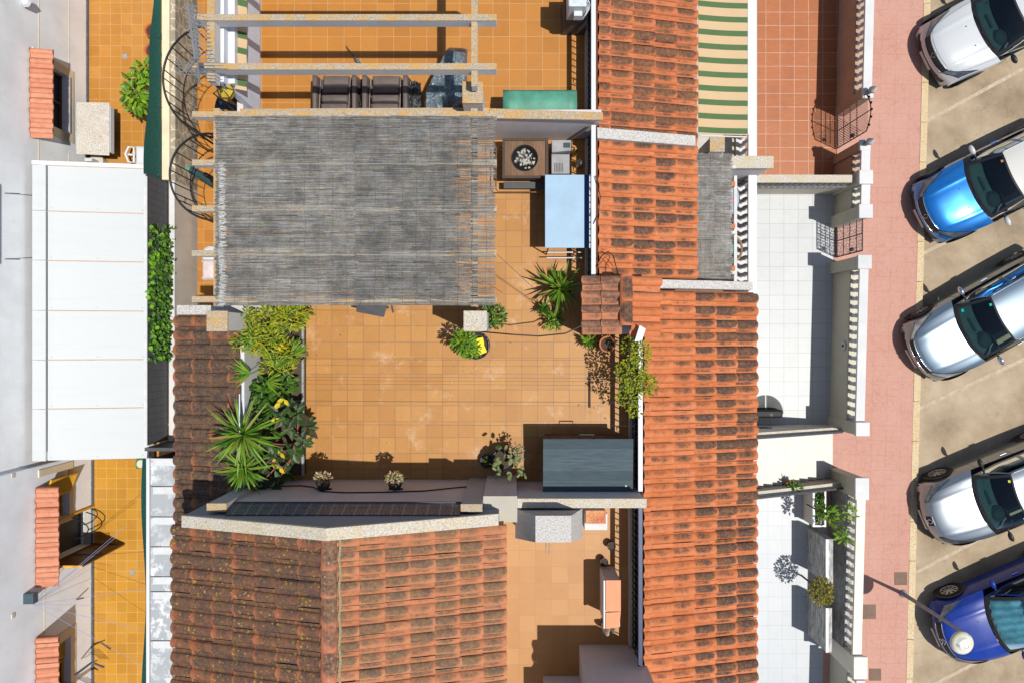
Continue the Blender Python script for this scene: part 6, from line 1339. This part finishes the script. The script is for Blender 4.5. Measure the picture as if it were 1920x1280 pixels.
    for sg in (1, -1):
        f = flank(sg); p = f(.62, .12); mm = L(); mm.tube([p+Vector((.08, sg*.02, 0)), p+Vector((-.08, sg*.02, 0))], .013, 6); mm.build('door_handle', body, t)
    # interior
    m = L(); m.grid(lambda a, b: (lambda p: Vector((p.x-.02-.48*a, p.y*.98, p.z-.03-.05*a+.05*sin(pi*min(1, a*1.4))*(1 if abs(-1+2*b) < .9 else .5))))(WS(.0, b)), 10, 16); dsh = m.build('dashboard', M['inter'], t, smooth=True)
    m = L(); px = xw_-.30; m.box(px-.06, -.3, .985, px+.0, .05, .99); m.lathe((px-.1, .33, .955), [(0, .07), (.12, .06), (.2, .0)], 16); m.build('instrument_hood', M['seatm'], dsh, smooth=False)
    m = L(); m.tube([(px-.33+.05*sin(a*pi/8), .34+.17*cos(a*pi/8), .93+.12*sin(a*pi/8)) for a in range(16)], .014, 6, closed=True); m.build('steering_wheel', M['plastic'], t)
    for yy in (-.34, .34): m = L(); m.box(px-1.0, yy-.24, .5, px-.45, yy+.24, .68); m.box(px-1.15, yy-.22, .6, px-1.0, yy+.22, 1.12); m.box(px-1.15, yy-.12, 1.14, px-1.06, yy+.12, 1.3); m.build('seat', M['seatm'], t, bevel=.03)
    m = L(); m.box(-N+.3, -W*.8, .3, xw_-.2, W*.8, .34); m.box(px-.5, -W*.9, .34, px-.48, W*.9, .7); m.build('floor_pan', M['seatm'], t)
    for (a, b, cc) in stickers:
        p = [WS(a+i*.03, b+j*.022)+Vector((.004, 0, .006)) for i, j in ((-1, -1), (1, -1), (1, 1), (-1, 1))]; m = L(); m.sheet(p); m.build('sticker', plain('sticker%d' % int(a*100), cc, .5, var=.02, bmp=0), g)
    if sunshade:
        m = L(); rg = random.Random(8); m.grid(lambda a, b: WS(.08+.84*a, .07+.86*b)+Vector((-.06, 0, -.045+.02*sin(b*40)+.018*noise.noise(Vector((a*4, b*7, 0))))), 24, 60); m.build('sunshade', plain('foil_sunshade', (.22, .50, .56), .3, .55, .5, 3, bmp=.3), t, smooth=True)
    return t
WH = paint('white_paint', (.46, .48, .49), 0, .3); SV = paint('silver_paint', (.30, .33, .36), .85, .42); SV2 = paint('silver_paint_bluish', (.25, .32, .38), .85, .42); BL = paint('bright_blue_metallic', (.0, .16, .52), .55, .25); NV = paint('deep_blue_paint', (.0, .024, .22), .0, .3); [setattr(NV.node_tree.nodes['Principled BSDF'].inputs[k_], 'default_value', v_) for k_, v_ in (('Coat Weight', .35), ('Specular IOR Level', .25))]; CR = paint('cream_roof_paint', (.50, .49, .455), 0, .3)
car('white hatchback parked uppermost at the kerb', (10.28, 6.98), 26, WH, mirm=M['plastic'], logo='diamond', grille='wide', stickers=((.82, .16, (.02, .35, .28)),))
car('bright blue car with cream roof and white mirrors', (10.12, 3.05), 26.5, BL, roofm=CR, mirm=WH, logo='diamond', grille='thin', stickers=((.9, .15, (.5, .2, .05)),))
car('silver car with chrome chevron badge, third from the top', (9.93, -.43), 30, SV2, mirm=M['chrome'], logo='chevron', grille='split', stickers=((.2, .1, (.0, .5, .4)), (.9, .14, (.02, .45, .4))), Lc=4.25, lampm=plain('bright_headlamp', (.55, .55, .56), .1, .6, .3, 6, coat=1))
car('pale silver car with a black oval grille and yellow windscreen sticker', (10.22, -4.42), 22.5, SV, mirm=M['plastic'], logo='round', grille='oval', stickers=((.9, .12, (.6, .6, .02)), (.9, .9, (.7, .7, .65))))
car('deep blue car under the street lamp with a silvery sunshade behind its windscreen', (10.55, -7.36), 24, NV, logo='chevron', grille='thin', sunshade=True, stickers=())
# ================= WEST YARD OBJECTS =================
c = P(258, 178, .7); t = plant('yellow_green_plant', 'yellow green leafy plant against the dark green netting', 'plant', (c.x, c.y, 0)); m = MB(); blob(m, c, (.28, .5, .3), 190, .2, .09, rg, up=.7, hollow=.3); blob(m, c+Vector((.15, .6, 0)), (.15, .25, .2), 50, .18, .08, rg); m.build('foliage', M['leafL'], t); MB().tube([(c.x, c.y, 0), c], .03, 6).build('stem', M['stem'], t); pot(t, (c.x, c.y, 0), .2, .3, M['terra'])
for v, l in ((58, 'uppermost red pot half hidden by the green netting'), (95, 'middle red pot half hidden by the green netting'), (122, 'lowest red pot half hidden by the green netting')):
    c = P(285, v, .3); t = plant('red_pot', l, 'pot', (c.x, c.y, 0), 'red pots behind the green netting'); pot(t, (c.x, c.y, 0), .17, .32, plain('red_glaze%d' % v, (.42, .08, .03), .4))
t = thing('white_chair', 'white plastic garden chair lying beside the green netting', 'chair', (X(257, .4), Y(292, .4), 0)); z = .42; x0, x1, y0, y1 = X(240, z), X(275, z), Y(309, z), Y(274, z)
cushion(MB(), x0+.18, y0, x1, y1, .38, .42, .08, .01).build('seat', M['trim'], t, smooth=True); m = MB(); m.tube([(x0+.05, y0+.05, .5), (x0, (y0+y1)/2, .55), (x0+.05, y1-.05, .5), (x0+.16, y1-.04, .44), (x0+.16, y0+.04, .44)], .028, 8, closed=True); m.tube([(x0+.03, (y0+y1)/2, .5), (x0+.16, (y0+y1)/2, .44)], .03, 6); m.build('backrest', M['trim'], t, smooth=True)
for a in (x0+.2, x1-.04):
    for b in (y0+.04, y1-.04): MB().tube([(a, b, 0), (a, b, .4)], .02, 6).build('leg', M['trim'], t)
t = thing('covered_bench', 'weathered wooden slab topped box beside the upper facade', 'box', (X(176, .9), Y(242, .9), 0)); z = 1.0
MB().hexa([P(143, 289, z), P(205, 292, z-.02), P(205, 193, z-.02), P(143, 192, z)], [P(143, 289, z+.03), P(205, 292, z+.01), P(205, 193, z+.01), P(143, 192, z+.03)]).build('top', lichen('weathered_board', (.5, .47, .42), (.4, .3, .22), .5), t)
MB().hexa([P(150, 285, 0), P(197, 285, 0), P(197, 198, 0), P(150, 198, 0)], [P(146, 286, z-.06), P(202, 286, z-.06), P(202, 196, z-.06), P(146, 196, z-.06)]).build('body', M['dgrey'], t)
MB().pb(203, 200, 207, 286, z-.03, z-.2).build('white_edge', M['trim'], t)
t = thing('white_tap_unit', 'small pale sink with bracket at the foot of the upper facade', 'sink', (X(168, .6), Y(300, .6), 0)); MB().box(X(158, .6), Y(303, .6), .1, X(172, .6), Y(296, .6), .6).build('body', M['lgrey'], t, bevel=.02); c = P(180, 302, .3); MB().lathe((c.x, c.y, 0), [(0, 0), (.14, 0), (.17, .28), (0, .26)], 16).build('basin', M['beige'], t)
for (u, v, l, mt) in ((234, 106, 'small round floor drain in the upper ochre yard', 'grey'), (248, 1072, 'small square floor drain in the lower ochre yard', 'grey')):
    c = P(u, v, 0); MB().box(c.x-.06, c.y-.06, -.02, c.x+.06, c.y+.06, .008).one('floor_drain', M[mt], l, 'drain', bevel=.004)
c = P(264, 869, .3); t = thing('decorative_plate', 'green framed picture tile with a round motif at the yard corner', 'tile', (c.x, c.y, 0)); MB().box(c.x-.13, c.y-.12, 0, c.x+.13, c.y+.12, .3).build('base', plain('leaf_green', (.06, .2, .06)), t); MB().cyl((c.x, c.y, .302), .1, .01, 20).build('disc', M['beige'], t)
# washing lines of the lower yard
wa = P(87, 1132, 2.4); wa.x = -10.64
for k, (u, v) in enumerate(((235, 985), (225, 1000), (272, 1103), (175, 1134), (272, 1250), (268, 1180))):
    MB().tube([wa, P(u, v, 2.0)], .004, 4).one('washing_line', plain('blue_cord%d' % k, (.25, .28, .5), .6), ('blue washing line running to the tip of the open brown door', 'second blue washing line next to the one to the door', 'blue washing line slanting gently up towards the netting', 'short level blue washing line', 'lowest blue washing line slanting down over the ochre tiles', 'blue washing line slanting down above the lowest one')[k], 'washing line', 'blue washing lines of the lower yard')
MB().tube([(-10.66, -6.30, .72), (-10.5, -6.27, .7)], .022, 6).one('wall_hook', M['dgrey'], 'small dark hook on the pale facade above the bottom window', 'hook')
# open leaf at the bottom window
t = thing('drying_rack', 'dark folding rack fixed under the bottom left window', 'rack', (-10.3, -8.0, .8)); m = MB(); m.tube([P(140, 1265, 1.2), P(172, 1241, .9), P(195, 1250, .8)], .03, 6); m.tube([P(172, 1241, .9), P(182, 1237, .9)], .015, 5)
for k in range(5): m.tube([P(142+k*5, 1268, 1.2), P(170+k*4, 1284, 1.1)], .008, 4)
m.build('frame', M['dgrey'], t)
c = P(96, 4, 2.6); t = thing('wall_lamp', 'white lamp on the facade at the top left', 'lamp', (c.x, c.y, 2.4)); MB().lathe((-10.68, c.y, 2.5), [(0, 0), (.08, .02), (.12, .08), (.08, .14), (0, .15)], 6).build('shade', M['lgrey'], t); MB().box(-10.79, c.y-.03, 2.5, -10.7, c.y+.03, 2.56).build('bracket', M['dgrey'], t)
# ivy on the screen
t = plant('ivy', 'dense dark and bright green ivy climbing over the grey mesh screen', 'ivy', (-8, -.2, 1.6)); m = MB(); rg = random.Random(77)
for k in range(1500):
    v = rg.uniform(425, 678); a = rg.random(); z = 1.62+1.0*a; base = -8.04; wv = .75+.25*sin(v*.09)
    if (v < 470 and rg.random() < .55) or (v > 655 and rg.random() < .6): continue
    yy = Y(v, z); p = Vector((base+rg.uniform(.0, .14), yy, z-.04)); dd = Vector((rg.uniform(-.2, 1), rg.uniform(-1, 1), rg.uniform(-.8, .4))); leaf(m, p, dd, Vector((1, 0, 1.2)), rg.uniform(.06, .11), rg.uniform(.05, .09), .15)
m.build('leaves', M['leafI'], t); m = MB()
for k in range(60):
    z = rg.uniform(1.75, 2.7); yy = Y(rg.uniform(425, 670), z); leaf(m, Vector((-7.96+rg.uniform(-.05, .04), yy, z)), Vector((rg.uniform(-.2, 1), rg.uniform(-1, 1), .1)), Vector((.3, .2, 1)), .12, .11, .15)
m.build('bright_leaves', leafmat('bright_ivy', [(.08, .22, .01), (.2, .42, .03)]), t)

# fallen leaves and grit
rg = random.Random(31); m = MB()
for k in range(170):
    if k < 90: u, v = rg.choice(((560, 700), (560, 850), (880, 660), (1120, 700), (1150, 760), (960, 880), (600, 600))); u += rg.gauss(0, 28); v += rg.gauss(0, 28); z = 4.206
    else: u, v = rg.uniform(560, 1100), rg.uniform(600, 850); z = 4.206
    if not (545 < u < 1140 and 590 < v < 890): continue
    p = P(u, v, z); a = rg.uniform(0, 6.28); s_ = rg.uniform(.012, .045) if k < 90 else rg.uniform(.008, .02); leaf(m, p, Vector((cos(a), sin(a), 0)), Vector((0, 0, 1)), s_*1.5, s_, .1)
tag(m.build('fallen_leaves', leafmat('dry_leaves', [(.16, .08, .03), (.3, .18, .05), (.4, .3, .1), (.1, .12, .02)], .8, 0)), 'scattered dry leaves and grit on the honey coloured terrace tiles', 'leaf litter', kind='stuff')
